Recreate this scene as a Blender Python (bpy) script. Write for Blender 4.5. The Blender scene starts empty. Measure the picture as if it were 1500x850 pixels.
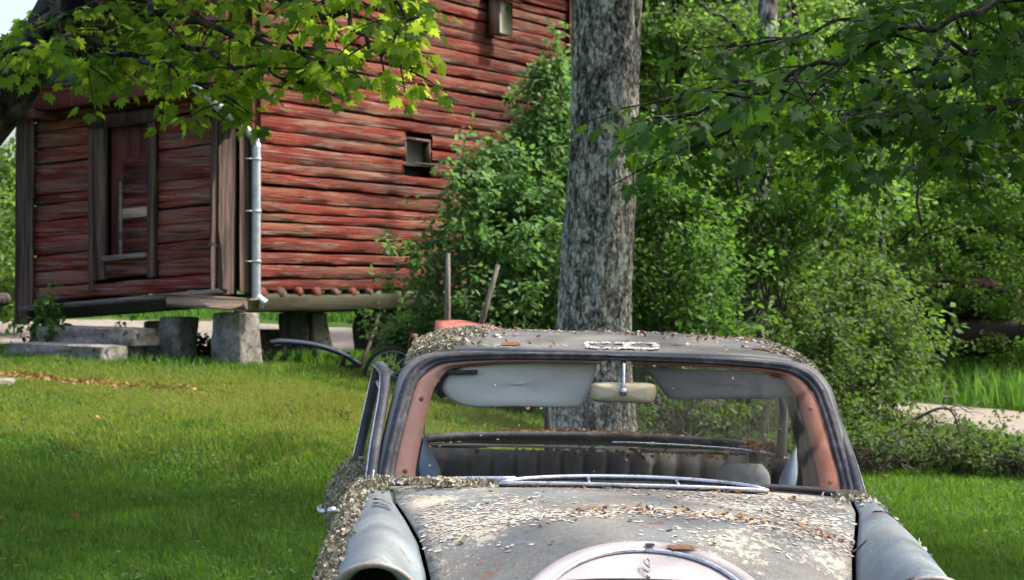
import bpy, math, random
import numpy as np
from mathutils import Vector, Matrix

random.seed(7)
rng = np.random.default_rng(7)
scene = bpy.context.scene
COL = scene.collection
R = math.radians
CAM_H = 1.54
FPX = 3000.0


def P(px, py, d):
    """point seen at photo pixel (px, py) at the distance d in front of the camera"""
    return np.array([(px - 750) / FPX * d, d, CAM_H - (py - 425) / FPX * d])


def sm(a, b, t):
    t = np.clip((np.asarray(t, float) - a) / (b - a), 0, 1)
    return t * t * (3 - 2 * t)


# ------------------------------------------------------------------ object helpers
def link(o, parent=None):
    COL.objects.link(o)
    if parent is not None:
        o.parent = parent
    return o


def empty(name, loc=(0, 0, 0), rot=(0, 0, 0)):
    o = bpy.data.objects.new(name, None)
    o.location = loc
    o.rotation_euler = rot
    o.empty_display_size = 0.1
    return link(o)


def tag(o, label=None, cat=None, group=None, kind=None):
    if label:
        o['label'] = label
    if cat:
        o['category'] = cat
    if group:
        o['group'] = group
    if kind:
        o['kind'] = kind
    return o


def mesh_obj(name, V, F, mat, parent=None, smooth=False):
    """V (n,3) array, F an (m,k) int array or a list of such arrays / of tuples"""
    V = np.asarray(V, np.float32).reshape(-1, 3)
    me = bpy.data.meshes.new(name)
    if isinstance(F, np.ndarray):
        F = [F]
    if len(F) and not isinstance(F[0], np.ndarray):
        loops = np.concatenate([np.asarray(f, np.int32) for f in F])
        tot = np.array([len(f) for f in F], np.int32)
    else:
        loops = np.concatenate([f.astype(np.int32).ravel() for f in F])
        tot = np.concatenate([np.full(len(f), f.shape[1], np.int32) for f in F])
    start = np.concatenate([[0], np.cumsum(tot)[:-1]]).astype(np.int32)
    me.vertices.add(len(V))
    me.vertices.foreach_set('co', V.ravel())
    me.loops.add(len(loops))
    me.loops.foreach_set('vertex_index', loops)
    me.polygons.add(len(tot))
    me.polygons.foreach_set('loop_start', start)
    if smooth:
        me.polygons.foreach_set('use_smooth', np.ones(len(tot), bool))
    me.update(calc_edges=True)
    me.validate()
    if mat is not None:
        me.materials.append(mat)
    o = bpy.data.objects.new(name, me)
    return link(o, parent)


class MB:
    """collects shapes of one part and links them as one mesh"""

    def __init__(s):
        s.v, s.f = [], []

    def add(s, V, F):
        b = len(s.v)
        s.v += [tuple(map(float, p)) for p in V]
        s.f += [tuple(int(i) + b for i in f) for f in F]

    def box(s, c, size, rot=None, ch=0.0, jit=0.0):
        """box with chamfered edges; rot a 3x3 Matrix"""
        hx, hy, hz = [a / 2 for a in size]
        ch = min(ch, hx * .9, hy * .9, hz * .9)
        pts, faces = [], []
        if ch <= 0:
            pts = [(x, y, z) for x in (-hx, hx) for y in (-hy, hy) for z in (-hz, hz)]
            faces = [(0, 1, 3, 2), (4, 6, 7, 5), (0, 4, 5, 1), (2, 3, 7, 6), (0, 2, 6, 4), (1, 5, 7, 3)]
        else:
            idx = {}
            for sx in (-1, 1):
                for sy in (-1, 1):
                    for sz in (-1, 1):
                        for ax in range(3):
                            p = [sx * (hx - ch), sy * (hy - ch), sz * (hz - ch)]
                            p[ax] = (sx * hx, sy * hy, sz * hz)[ax]
                            idx[(sx, sy, sz, ax)] = len(pts)
                            pts.append(p)
            S = (-1, 1)
            for ax in range(3):
                o1, o2 = [a for a in range(3) if a != ax]
                for sg in S:
                    q = []
                    for a, b in ((-1, -1), (1, -1), (1, 1), (-1, 1)):
                        k = [0, 0, 0]
                        k[ax], k[o1], k[o2] = sg, a, b
                        q.append(idx[(k[0], k[1], k[2], ax)])
                    faces.append(q if (sg > 0) ^ (ax == 1) else q[::-1])
            for ax in range(3):
                o1, o2 = [a for a in range(3) if a != ax]
                for a in S:
                    for b in S:
                        q = []
                        for sg, m in ((-1, o1), (-1, o2), (1, o2), (1, o1)):
                            k = [0, 0, 0]
                            k[ax], k[o1], k[o2] = sg, a, b
                            q.append(idx[(k[0], k[1], k[2], m)])
                        faces.append(q)
            for a in S:
                for b in S:
                    for c3 in S:
                        faces.append([idx[(a, b, c3, m)] for m in range(3)])
        if jit:
            pts = [[a + random.uniform(-jit, jit) for a in p] for p in pts]
        M = rot if rot is not None else Matrix.Identity(3)
        V = [M @ Vector(p) + Vector(c) for p in pts]
        s.add(V, faces)

    def tube(s, path, rad, n=8, cap=True):
        path = [np.asarray(p, float) for p in path]
        m = len(path)
        if np.isscalar(rad):
            rad = [rad] * m
        V, F = [], []
        T0 = path[1] - path[0]
        ref = np.array([0, 0, 1.]) if abs(T0[2]) < .8 * np.linalg.norm(T0) else np.array([1., 0, 0])
        for i in range(m):
            T = path[min(i + 1, m - 1)] - path[max(i - 1, 0)]
            T = T / (np.linalg.norm(T) + 1e-9)
            A = np.cross(T, ref)
            A /= np.linalg.norm(A) + 1e-9
            B = np.cross(T, A)
            ref = np.cross(A, T)
            for k in range(n):
                a = 2 * math.pi * k / n
                V.append(path[i] + rad[i] * (math.cos(a) * A + math.sin(a) * B))
        for i in range(m - 1):
            for k in range(n):
                k2 = (k + 1) % n
                F.append((i * n + k, i * n + k2, (i + 1) * n + k2, (i + 1) * n + k))
        if cap:
            F.append(tuple(range(n - 1, -1, -1)))
            F.append(tuple((m - 1) * n + k for k in range(n)))
        s.add(V, F)

    def grid(s, rows, closed=False):
        """rows: list of equally long point lists"""
        m, n = len(rows), len(rows[0])
        V = [p for r in rows for p in r]
        F = []
        for i in range(m - 1):
            for k in range(n if closed else n - 1):
                k2 = (k + 1) % n
                F.append((i * n + k, i * n + k2, (i + 1) * n + k2, (i + 1) * n + k))
        s.add(V, F)

    def lathe(s, prof, c, axis='X', n=28):
        """prof: (radius, along) list around an axis through c"""
        rows = []
        for r, a in prof:
            row = []
            for k in range(n):
                t = 2 * math.pi * k / n
                u, w = r * math.cos(t), r * math.sin(t)
                p = {'X': (a, u, w), 'Y': (u, a, w), 'Z': (u, w, a)}[axis]
                row.append((c[0] + p[0], c[1] + p[1], c[2] + p[2]))
            rows.append(row)
        s.grid(rows, closed=True)

    def build(s, name, mat, parent=None, smooth=False, solid=0.0, bevel=0.0, off=-1):
        o = mesh_obj(name, np.array(s.v), s.f, mat, parent, smooth)
        if solid:
            md = o.modifiers.new('thick', 'SOLIDIFY')
            md.thickness = solid
            md.offset = off
        if bevel:
            md = o.modifiers.new('edge', 'BEVEL')
            md.width = bevel
            md.segments = 2
        return o


def smooth_poly(pts, per=6, closed=False):
    """Catmull-Rom through the points"""
    P_ = [np.asarray(p, float) for p in pts]
    n = len(P_)
    out = []
    rngi = range(n if closed else n - 1)
    for i in rngi:
        g = (lambda j: P_[j % n]) if closed else (lambda j: P_[min(max(j, 0), n - 1)])
        p0, p1, p2, p3 = g(i - 1), g(i), g(i + 1), g(i + 2)
        for k in range(per):
            t = k / per
            out.append(.5 * (2 * p1 + (p2 - p0) * t + (2 * p0 - 5 * p1 + 4 * p2 - p3) * t * t + (3 * p1 - p0 - 3 * p2 + p3) * t ** 3))
    if not closed:
        out.append(P_[-1])
    return out


# ------------------------------------------------------------------ materials
class NT:
    def __init__(s, name):
        s.m = bpy.data.materials.new(name)
        s.m.use_nodes = True
        s.t = s.m.node_tree
        s.b = s.t.nodes['Principled BSDF']
        s.o = s.t.nodes['Material Output']
        s.co = None

    def n(s, ty, **kw):
        nd = s.t.nodes.new(ty)
        for k, v in kw.items():
            setattr(nd, k, v)
        return nd

    def l(s, a, b):
        s.t.links.new(a, b)

    def put(s, sock, v):
        if isinstance(v, bpy.types.NodeSocket):
            s.l(v, sock)
        elif isinstance(v, (tuple, list)) and sock.type == 'RGBA' and len(v) == 3:
            sock.default_value = (*v, 1)
        else:
            sock.default_value = v

    def coords(s, stretch=(1, 1, 1), rot=(0, 0, 0), out='Object'):
        if s.co is None:
            s.co = s.n('ShaderNodeTexCoord')
        mp = s.n('ShaderNodeMapping')
        mp.inputs['Scale'].default_value = stretch
        mp.inputs['Rotation'].default_value = rot
        s.l(s.co.outputs[out], mp.inputs[0])
        return mp.outputs[0]

    def noise(s, scale, detail=5, rough=.6, stretch=(1, 1, 1), dist=0.0, out='Object'):
        nd = s.n('ShaderNodeTexNoise')
        s.l(s.coords(stretch, out=out), nd.inputs['Vector'])
        nd.inputs['Scale'].default_value = scale
        nd.inputs['Detail'].default_value = detail
        nd.inputs['Roughness'].default_value = rough
        nd.inputs['Distortion'].default_value = dist
        return nd.outputs[0]

    def voro(s, scale, stretch=(1, 1, 1), feature='F1', out='Distance'):
        nd = s.n('ShaderNodeTexVoronoi', feature=feature)
        s.l(s.coords(stretch), nd.inputs['Vector'])
        nd.inputs['Scale'].default_value = scale
        return nd.outputs[out]

    def ramp(s, fac, stops):
        nd = s.n('ShaderNodeValToRGB')
        s.l(fac, nd.inputs[0])
        e = nd.color_ramp.elements
        while len(e) < len(stops):
            e.new(.5)
        for i, (p, c) in enumerate(stops):
            e[i].position = p
            e[i].color = (*c, 1) if len(c) == 3 else c
        return nd.outputs[0]

    def step(s, fac, a, b):
        nd = s.n('ShaderNodeMapRange')
        s.l(fac, nd.inputs[0])
        nd.inputs[1].default_value = a
        nd.inputs[2].default_value = b
        nd.clamp = True
        return nd.outputs[0]

    def mix(s, fac, a, b, blend='MIX'):
        nd = s.n('ShaderNodeMix', data_type='RGBA', blend_type=blend)
        s.put(nd.inputs[0], fac)
        s.put(nd.inputs[6], a)
        s.put(nd.inputs[7], b)
        return nd.outputs[2]

    def math(s, op, a, b=0.0):
        nd = s.n('ShaderNodeMath', operation=op)
        s.put(nd.inputs[0], a)
        s.put(nd.inputs[1], b)
        return nd.outputs[0]

    def bump(s, h, strength=.5, dist=.01):
        nd = s.n('ShaderNodeBump')
        s.l(h, nd.inputs['Height'])
        nd.inputs['Strength'].default_value = strength
        nd.inputs['Distance'].default_value = dist
        s.l(nd.outputs[0], s.b.inputs['Normal'])

    def up(s):
        g = s.n('ShaderNodeNewGeometry')
        sp = s.n('ShaderNodeSeparateXYZ')
        s.l(g.outputs['Normal'], sp.inputs[0])
        return sp.outputs[2]

    def set(s, **kw):
        for k, v in kw.items():
            s.put(s.b.inputs[k.replace('_', ' ')], v)
        return s.m


def plain(name, col, rough=.6, metal=0.0, var=.25, scale=30, spec=.4, dirt=None, bump=.15):
    t = NT(name)
    nz = t.noise(scale, 6, .65)
    lo = tuple(c * (1 - var) for c in col)
    hi = tuple(min(1, c * (1 + var)) for c in col)
    c = t.ramp(nz, [(.3, lo), (.7, hi)])
    if dirt:
        c = t.mix(t.step(t.noise(scale * .35, 7, .7), .5, .68), c, dirt)
    t.bump(nz, bump, .004)
    r = t.ramp(t.noise(scale * 1.7, 4), [(.3, (rough * .8,) * 3), (.7, (min(1, rough * 1.2),) * 3)])
    return t.set(Base_Color=c, Roughness=r, Metallic=metal, Specular_IOR_Level=spec)


def leaf_mat(name, stops, trans, mixf=.45, rough=.62, vary=False):
    """stops: colour ramp over the random value of each leaf; trans: colour of light coming through"""
    t = NT(name)
    g = t.n('ShaderNodeNewGeometry')
    c = t.ramp(g.outputs['Random Per Island'], stops)
    t.set(Base_Color=c, Roughness=rough, Specular_IOR_Level=.22)
    tr = t.n('ShaderNodeBsdfTranslucent')
    tc = t.mix(.30, trans, c)
    if vary:
        tc = t.mix(t.step(g.outputs['Random Per Island'], .1, .9), t.mix(.6, tc, (.02, .06, .008)), tc)
    t.l(tc, tr.inputs[0])
    ms = t.n('ShaderNodeMixShader')
    ms.inputs[0].default_value = mixf
    t.l(t.b.outputs[0], ms.inputs[1])
    t.l(tr.outputs[0], ms.inputs[2])
    t.l(ms.outputs[0], t.o.inputs[0])
    return t.m


def log_mat(name, red_lo, red_hi, worn, grey, wear=.5, gk=.55):
    t = NT(name)
    fine = t.noise(1.0, 8, .7, stretch=(1.3, 1.3, 70))
    broad = t.noise(1.0, 4, .55, stretch=(.7, .7, 6.3))
    c = t.ramp(fine, [(.3, red_lo), (.7, red_hi)])
    c = t.mix(t.step(t.math('ADD', t.math('MULTIPLY', broad, .6), t.math('MULTIPLY', fine, .4)), wear - .01, wear + .03), c, worn)
    k = t.noise(1.0, 8, .75, stretch=(1.1, 1.1, 26))
    c = t.mix(t.step(k, gk, gk + .025), c, grey)
    dk = t.noise(1.0, 6, .7, stretch=(1.2, 1.2, 46))
    c = t.mix(t.step(dk, .565, .60), c, (.022, .010, .009))
    st = t.noise(1.0, 4, .6, stretch=(.5, .5, 3.1))
    c = t.mix(t.math('MULTIPLY', t.step(st, .46, .64), .72), c, (.05, .018, .015))
    t.bump(t.math('ADD', fine, t.math('MULTIPLY', dk, -1.6)), .8, .02)
    return t.set(Base_Color=c, Roughness=.82, Specular_IOR_Level=.2)


def wood_mat(name, lo, hi, dark=(.02, .016, .013), axis='Z', moss=None):
    t = NT(name)
    st = {'Z': (30, 30, 1.5), 'X': (1.5, 30, 30), 'Y': (30, 1.5, 30)}[axis]
    f = t.noise(1.0, 7, .7, stretch=st)
    c = t.ramp(f, [(.25, dark), (.42, lo), (.7, hi)])
    if moss:
        c = t.mix(t.step(t.noise(5, 6, .7), .45, .6), c, moss)
    t.bump(f, .6, .008)
    return t.set(Base_Color=c, Roughness=.85, Specular_IOR_Level=.2)


def car_paint(name, base, film=1.0, crust=.6, rust_at=.68, edge=.3):
    """old faded paint under a film of dust and grey lichen that settles on what faces up"""
    t = NT(name)
    up = t.step(t.up(), edge, .97)
    b = t.ramp(t.noise(3.5, 5, .6), [(.3, tuple(c * .75 for c in base)), (.7, tuple(c * 1.2 for c in base))])
    f1 = t.noise(4.5, 9, .72)
    f2 = t.noise(38, 7, .75)
    f3 = t.noise(130, 4, .7)
    m = t.math('ADD', t.math('MULTIPLY', f1, .65), t.math('MULTIPLY', f2, .35))
    m = t.math('MULTIPLY', t.step(m, .36, .54), t.math('MULTIPLY', up, film))
    filmc = t.mix(.5, t.ramp(f3, [(.3, (.028, .026, .022)), (.5, (.115, .108, .092)), (.7, (.24, .225, .195))]), t.ramp(f1, [(.38, (.055, .05, .042)), (.5, (.13, .122, .105)), (.62, (.22, .21, .18))]))
    c = t.mix(m, b, filmc)
    cr = t.math('ADD', t.math('MULTIPLY', t.noise(2.6, 6, .65, dist=.4), .55), t.math('MULTIPLY', t.noise(55, 5, .8, stretch=(1, .6, 1)), .45))
    cr = t.math('MULTIPLY', t.step(cr, crust - .045, crust - .035), t.step(t.up(), .1, .5))
    c = t.mix(cr, c, t.ramp(f3, [(.3, (.24, .215, .165)), (.7, (.46, .42, .345))]))
    ru = t.math('ADD', t.math('MULTIPLY', t.noise(5.3, 4, .6), .7), t.math('MULTIPLY', t.noise(60, 5, .7), .3))
    c = t.mix(t.step(ru, rust_at - .08, rust_at - .05), c, t.ramp(f2, [(.3, (.10, .03, .015)), (.7, (.30, .12, .05))]))
    sp = t.step(t.noise(120, 3, .65), .63, .67)
    c = t.mix(t.math('MULTIPLY', sp, .8), c, (.035, .032, .028))
    sc = t.step(t.noise(1.0, 4, .7, stretch=(14, 140, 60)), .66, .70)
    c = t.mix(t.math('MULTIPLY', sc, .7), c, (.05, .045, .04))
    t.bump(t.math('ADD', t.math('MULTIPLY', cr, 1.2), t.math('MULTIPLY', f3, .5)), .35, .004)
    r = t.mix(m, (.38,) * 3, (.9,) * 3)
    return t.set(Base_Color=c, Roughness=r, Specular_IOR_Level=.4)


M = {}
M['paint'] = car_paint('faded car paint', (.17, .195, .205), crust=.575)
M['roof'] = car_paint('roof paint', (.10, .105, .11), film=.9, crust=.64, rust_at=.70, edge=.55)
M['side'] = car_paint('side paint', (.215, .265, .29), film=.6, crust=.66)
M['rubber'] = plain('cracked rubber', (.028, .028, .034), .7, var=.5, scale=60, dirt=(.10, .10, .11), bump=.4)
M['salmon'] = plain('salmon primer', (.52, .27, .205), .7, var=.13, scale=14, dirt=(.40, .20, .15))
M['salmonshade'] = plain('salmon primer shaded', (.36, .12, .075), .7, var=.22, scale=14, dirt=(.22, .075, .05))  # same primer, darkened for the pillar that gets less light
M['doorframe'] = plain('door frame paint', (.035, .04, .052), .6, var=.3, scale=20, dirt=(.11, .11, .12))
M['chrome'] = plain('dull chrome', (.62, .62, .64), .28, metal=.85, var=.15, scale=50, dirt=(.32, .29, .26))
M['grillepanel'] = plain('weathered alloy panel', (.42, .37, .37), .5, metal=.1, var=.10, scale=9, dirt=(.29, .265, .25))
M['visorlit'] = plain('visor vinyl', (.72, .70, .66), .75, var=.06, scale=7, dirt=(.62, .60, .56), bump=.25)  # lit visor: the light on it is put into the vinyl colour
M['visorshade'] = plain('visor vinyl shaded', (.20, .195, .19), .8, var=.18, scale=8, dirt=(.13, .125, .12), bump=.3)  # same vinyl, with the shade on the other visor put into its colour
M['cream'] = plain('mirror back', (.62, .52, .34), .55, var=.12, scale=30, dirt=(.52, .32, .11))
M['seat'] = plain('seat vinyl', (.11, .105, .096), .7, var=.25, scale=11, dirt=(.06, .05, .042), bump=.3)
M['seatgrey'] = plain('headrest vinyl', (.36, .36, .34), .7, var=.2, scale=14, dirt=(.24, .24, .22), bump=.3)
M['belt'] = plain('blue grey webbing', (.36, .43, .54), .7, var=.18, scale=30)
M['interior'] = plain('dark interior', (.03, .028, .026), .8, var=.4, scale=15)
M['hole'] = plain('dark hollow', (.012, .011, .010), .9, var=.4, scale=30)
M['rust'] = plain('brown rust', (.15, .065, .032), .85, var=.5, scale=40, dirt=(.26, .13, .06), bump=.5)
M['redrust'] = plain('faded red sheet', (.30, .085, .065), .6, var=.3, scale=14, dirt=(.20, .09, .06))
M['tyre'] = plain('tyre rubber', (.03, .03, .032), .8, var=.35, scale=40)
M['steel'] = plain('galvanised pipe', (.52, .55, .58), .42, metal=.35, var=.14, scale=22, dirt=(.40, .42, .44))
M['blue'] = plain('faded blue paint', (.018, .035, .065), .65, var=.35, scale=20, dirt=(.04, .04, .045))
M['darkiron'] = plain('dark iron', (.035, .03, .03), .7, var=.4, scale=30, dirt=(.08, .045, .03))
M['wreck'] = plain('maroon wreck paint', (.032, .012, .013), .5, var=.5, scale=6, dirt=(.05, .024, .018))
M['wreckdull'] = plain('dull wreck roof', (.022, .010, .011), .95, var=.5, scale=6, dirt=(.04, .02, .014), spec=.08)
M['wreckdark'] = plain('black wreck paint', (.020, .018, .02), .45, var=.5, scale=6, dirt=(.05, .03, .025))


def glass_mat(name, tint, refl, dirt=0.0):
    """thin pane: mostly see-through with a mirror share at grazing angles, flecks of dirt"""
    t = NT(name)
    tr = t.n('ShaderNodeBsdfTransparent')
    tr.inputs[0].default_value = (*tint, 1)
    gl = t.n('ShaderNodeBsdfGlossy')
    gl.inputs[1].default_value = .03
    lw = t.n('ShaderNodeFresnel')
    lw.inputs[0].default_value = refl
    ms = t.n('ShaderNodeMixShader')
    t.l(lw.outputs[0], ms.inputs[0])
    t.l(tr.outputs[0], ms.inputs[1])
    t.l(gl.outputs[0], ms.inputs[2])
    out = ms.outputs[0]
    if dirt:
        df = t.n('ShaderNodeBsdfDiffuse')
        df.inputs[0].default_value = (.5, .48, .42, 1)
        m2 = t.n('ShaderNodeMixShader')
        sp = t.math('MULTIPLY', t.step(t.noise(46, 2, .6), .735, .76), .6)
        veil = t.math('MULTIPLY', t.noise(3, 4, .6), dirt)
        t.l(t.math('MAXIMUM', sp, veil), m2.inputs[0])
        t.l(out, m2.inputs[1])
        t.l(df.outputs[0], m2.inputs[2])
        out = m2.outputs[0]
    t.l(out, t.o.inputs[0])
    return t.m


M['rimmetal'] = plain('corroded rim', (.30, .27, .25), .55, metal=.3, var=.3, scale=25, dirt=(.24, .11, .06))
M['glass'] = glass_mat('clear pane', (.94, .95, .93), 1.12, .018)
M['oldglass'] = plain('dusty window glass', (.16, .20, .175), .3, var=.3, scale=3, spec=.6, dirt=(.10, .12, .11))

M['logs'] = log_mat('red log paint', (.11, .016, .009), (.245, .035, .018), (.205, .08, .046), (.20, .15, .12), .505, .545)
M['logs_worn'] = log_mat('worn red boards', (.15, .022, .017), (.33, .05, .034), (.27, .10, .075), (.24, .18, .155), .475, .545)
M['board'] = wood_mat('weathered corner board', (.06, .038, .030), (.19, .13, .10))
M['boardred'] = wood_mat('faded red board', (.11, .03, .024), (.21, .08, .06))
M['greywood'] = wood_mat('grey wood', (.13, .11, .095), (.33, .29, .25), axis='Y')
M['sill'] = wood_mat('mossy sill timber', (.035, .032, .022), (.085, .075, .052), axis='X', moss=(.04, .045, .024))
M['plank'] = wood_mat('split plank', (.16, .11, .075), (.36, .27, .2), axis='Y')
M['pole'] = wood_mat('grey pole', (.11, .095, .085), (.25, .22, .2), axis='Z')
M['birdbox'] = wood_mat('birdhouse wood', (.38, .33, .25), (.58, .52, .42), dark=(.15, .12, .09), axis='Z')
M['birdshade'] = wood_mat('birdhouse side', (.25, .17, .14), (.38, .27, .22), dark=(.1, .07, .06), axis='Z')  # side boards coloured darker for the weaker light on that face
M['roofing'] = plain('old roofing', (.12, .10, .095), .85, var=.4, scale=12, dirt=(.07, .07, .05))


def stone_mat():
    t = NT('lichen granite')
    a = t.noise(9, 8, .7)
    b = t.noise(70, 5, .7)
    c = t.ramp(a, [(.3, (.10, .095, .085)), (.5, (.22, .205, .185)), (.7, (.36, .34, .31))])
    c = t.mix(t.step(t.noise(14, 8, .75), .56, .60), c, (.045, .042, .035))
    c = t.mix(t.step(t.noise(5, 6, .7), .56, .68), c, (.13, .13, .06))
    c = t.mix(t.step(b, .62, .70), c, (.42, .41, .38))
    t.bump(t.math('ADD', a, t.math('MULTIPLY', b, .3)), .7, .03)
    return t.set(Base_Color=c, Roughness=.9, Specular_IOR_Level=.2)


M['stone'] = stone_mat()


def bark_mat(name, dark, mid, light, scale=20, thr=.5):
    t = NT(name)
    a = t.noise(scale, 4, .62, stretch=(1, 1, .6), dist=.5)
    b = t.noise(scale * .18, 6, .7, stretch=(1, 1, .6))
    v = t.math('ADD', t.math('MULTIPLY', a, .60), t.math('MULTIPLY', b, .40))
    c = t.ramp(v, [(thr - .075, dark), (thr - .015, mid), (thr + .015, mid), (thr + .085, light)])
    c = t.mix(t.step(t.noise(scale * 1.6, 5, .7, stretch=(1, 1, .5)), .60, .66), c, dark)
    c = t.mix(t.step(t.noise(scale * .4, 5, .7), .64, .72), c, (.13, .13, .07))
    fi = t.noise(scale * .8, 5, .7, stretch=(1, 1, .14))
    c = t.mix(t.math('MULTIPLY', t.step(fi, .57, .63), .85), c, dark)
    v = t.math('SUBTRACT', v, t.math('MULTIPLY', t.step(fi, .52, .63), .5))
    t.bump(v, .9, .03)
    return t.set(Base_Color=c, Roughness=.9, Specular_IOR_Level=.15)


M['bark'] = bark_mat('mottled pale bark', (.03, .027, .026), (.20, .18, .155), (.58, .55, .49), 40, .48)
M['birchbark'] = bark_mat('birch bark', (.02, .018, .017), (.13, .12, .112), (.42, .40, .38), 9, .51)
M['darkbark'] = bark_mat('dark bark', (.012, .010, .009), (.045, .038, .034), (.12, .105, .09), 14, .52)
M['twig'] = plain('twig bark', (.06, .048, .04), .85, var=.4, scale=25)
M['deadtwig'] = plain('dry twig', (.12, .095, .08), .85, var=.4, scale=25)

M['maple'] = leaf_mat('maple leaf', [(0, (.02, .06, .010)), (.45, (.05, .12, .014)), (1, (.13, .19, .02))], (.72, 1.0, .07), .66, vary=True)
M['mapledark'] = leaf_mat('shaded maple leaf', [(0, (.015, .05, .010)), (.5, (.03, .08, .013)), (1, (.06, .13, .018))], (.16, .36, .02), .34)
M['lilac'] = leaf_mat('lilac leaf', [(0, (.045, .11, .035)), (.5, (.085, .175, .06)), (1, (.14, .25, .085))], (.24, .46, .08), .36)
M['bush'] = leaf_mat('bush leaf', [(0, (.018, .05, .011)), (.5, (.045, .105, .018)), (1, (.10, .18, .032))], (.22, .48, .05), .40, vary=True)
M['bramble'] = leaf_mat('bramble leaf', [(0, (.025, .06, .015)), (.5, (.045, .09, .022)), (1, (.08, .14, .03))], (.16, .28, .03), .35)
M['wood_leaf'] = leaf_mat('forest leaf', [(0, (.02, .058, .010)), (.5, (.045, .105, .016)), (1, (.10, .18, .03))], (.30, .58, .06), .45, vary=True)
M['pale_leaf'] = leaf_mat('pale forest leaf', [(0, (.03, .075, .015)), (.5, (.065, .13, .025)), (1, (.12, .20, .045))], (.34, .56, .09), .45)
M['grass'] = leaf_mat('grass blade', [(0, (.028, .075, .012)), (.55, (.052, .13, .016)), (.93, (.09, .165, .022)), (1, (.20, .19, .06))], (.22, .43, .03), .40, .6)
M['clover'] = leaf_mat('clover leaf', [(0, (.03, .09, .02)), (.5, (.06, .14, .03)), (1, (.12, .19, .05))], (.22, .40, .05), .35)
M['weed'] = leaf_mat('tall weed blade', [(0, (.035, .10, .016)), (.6, (.06, .15, .024)), (1, (.11, .19, .04))], (.20, .42, .04), .40, .5)
M['lichen'] = leaf_mat('lichen flake', [(0, (.17, .15, .10)), (.35, (.33, .30, .21)), (.8, (.46, .42, .32)), (1, (.15, .12, .075))], (.4, .36, .28), .05, .9)
M['lichen_grey'] = leaf_mat('pale lichen flake', [(0, (.34, .30, .25)), (.5, (.46, .415, .36)), (1, (.56, .51, .45))], (.5, .45, .4), .05, .9)
M['litter'] = leaf_mat('leaf litter', [(0, (.14, .055, .02)), (.5, (.27, .13, .05)), (.8, (.38, .24, .11)), (1, (.12, .09, .06))], (.3, .14, .05), .15, .85)


def ground_mat():
    t = NT('lawn soil')
    a = t.noise(1.2, 6, .65)
    b = t.noise(22, 6, .7)
    c = t.ramp(b, [(.3, (.025, .05, .010)), (.6, (.05, .10, .016)), (.8, (.10, .12, .03))])
    c = t.mix(t.step(a, .56, .70), c, t.ramp(b, [(.3, (.10, .075, .03)), (.7, (.22, .17, .07))]))
    t.bump(b, .8, .03)
    return t.set(Base_Color=c, Roughness=.95, Specular_IOR_Level=.1)


M['ground'] = ground_mat()
M['gravel'] = plain('pale gravel', (.215, .18, .15), .9, var=.3, scale=8, dirt=(.13, .11, .08), bump=.5)
M['soil'] = plain('bare soil', (.20, .12, .065), .95, var=.4, scale=16, dirt=(.33, .28, .22), bump=.6)

# ================================================================== THE OLD CAR
car = empty('abandoned_car', (.285, 5.80, 0.0), (0, R(1.45), 0))
tag(car, 'derelict grey saloon crusted with lichen, front door ajar, parked on the lawn', 'car')


def flakes(pts, nrm, smin, smax, tilt=.35, lift=.002, cup=.35, k=7):
    n = len(pts)
    N = nrm + rng.normal(0, tilt, (n, 3))
    N /= np.linalg.norm(N, axis=1, keepdims=True)
    r = rng.normal(0, 1, (n, 3))
    X = np.cross(N, r)
    X /= np.linalg.norm(X, axis=1, keepdims=True)
    Y = np.cross(N, X)
    s = rng.uniform(smin, smax, (n, 1))
    Vs = [pts + nrm * lift]
    for j in range(k):
        a = 2 * math.pi * j / k
        rad = s * rng.uniform(.55, 1.15, (n, 1))
        Vs.append(pts + nrm * lift + rad * (math.cos(a) * X + .7 * math.sin(a) * Y) + N * s * cup * rng.uniform(.0, 1.0, (n, 1)))
    V = np.stack(Vs, 1).reshape(-1, 3)
    b = (np.arange(n) * (k + 1))[:, None]
    F = np.concatenate([np.concatenate([b, b + 1 + j, b + 1 + (j + 1) % k], 1) for j in range(k)])
    return V, F


def interp(x, xs, ys):
    return float(np.interp(x, xs, ys))


HY = [-1.36, -1.28, -1.2, -1.08, -.93, -.75, -.5, -.25, 0.02]      # stations from nose to cowl


def hood_w(y):
    return interp(y, [-1.36, -1.2, -.93, -.75, -.54, -.25, .02], [.465, .480, .508, .536, .577, .628, .655])


HP = smooth_poly([(.03, .984), (-.25, .990), (-.5, .986), (-.75, .970), (-.93, .945), (-1.08, .903), (-1.2, .842), (-1.28, .765), (-1.33, .68), (-1.345, .58), (-1.34, .48)], 8)


def hood_drop(y):
    return interp(y, [-1.36, -1.2, -.93, -.75, -.54, -.25, .02], [.02, .10, .10, .070, .054, .040, .024])


def hood_pt(x, s, lift=0.0):
    """x across, s index along the profile"""
    i = min(int(s), len(HP) - 2)
    f = s - i
    y, z = HP[i] * (1 - f) + HP[i + 1] * f
    ty, tz = HP[i + 1] - HP[i]
    L = math.hypot(ty, tz)
    ny, nz = tz / L, -ty / L
    u = min(1.0, abs(x) / hood_w(y))
    d = hood_drop(y) * u ** 2.6
    curve = .10 * max(0, -(y + .9)) * u ** 2             # nose swept back towards the lamps
    dent = -.006 * math.exp(-((x - .3) ** 2 + (y + .45) ** 2) / .03)
    if ny > 0:
        ny, nz = -ny, -nz
    return np.array([x, y + curve + ny * (d * .3 * (y < -1.1) + 0) * -1 + ny * lift, z - d + dent + abs(nz) * lift])


hood = MB()
NS = len(HP)
rows = []
for i in range(NS - 1):
    w = hood_w(HP[i][0]) - .006
    rows.append([hood_pt(w * (k / 24 * 2 - 1), i) for k in range(25)])
hood.grid(rows[::-1])
hood_o = hood.build('hood', M['paint'], car, True, solid=.012)

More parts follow.
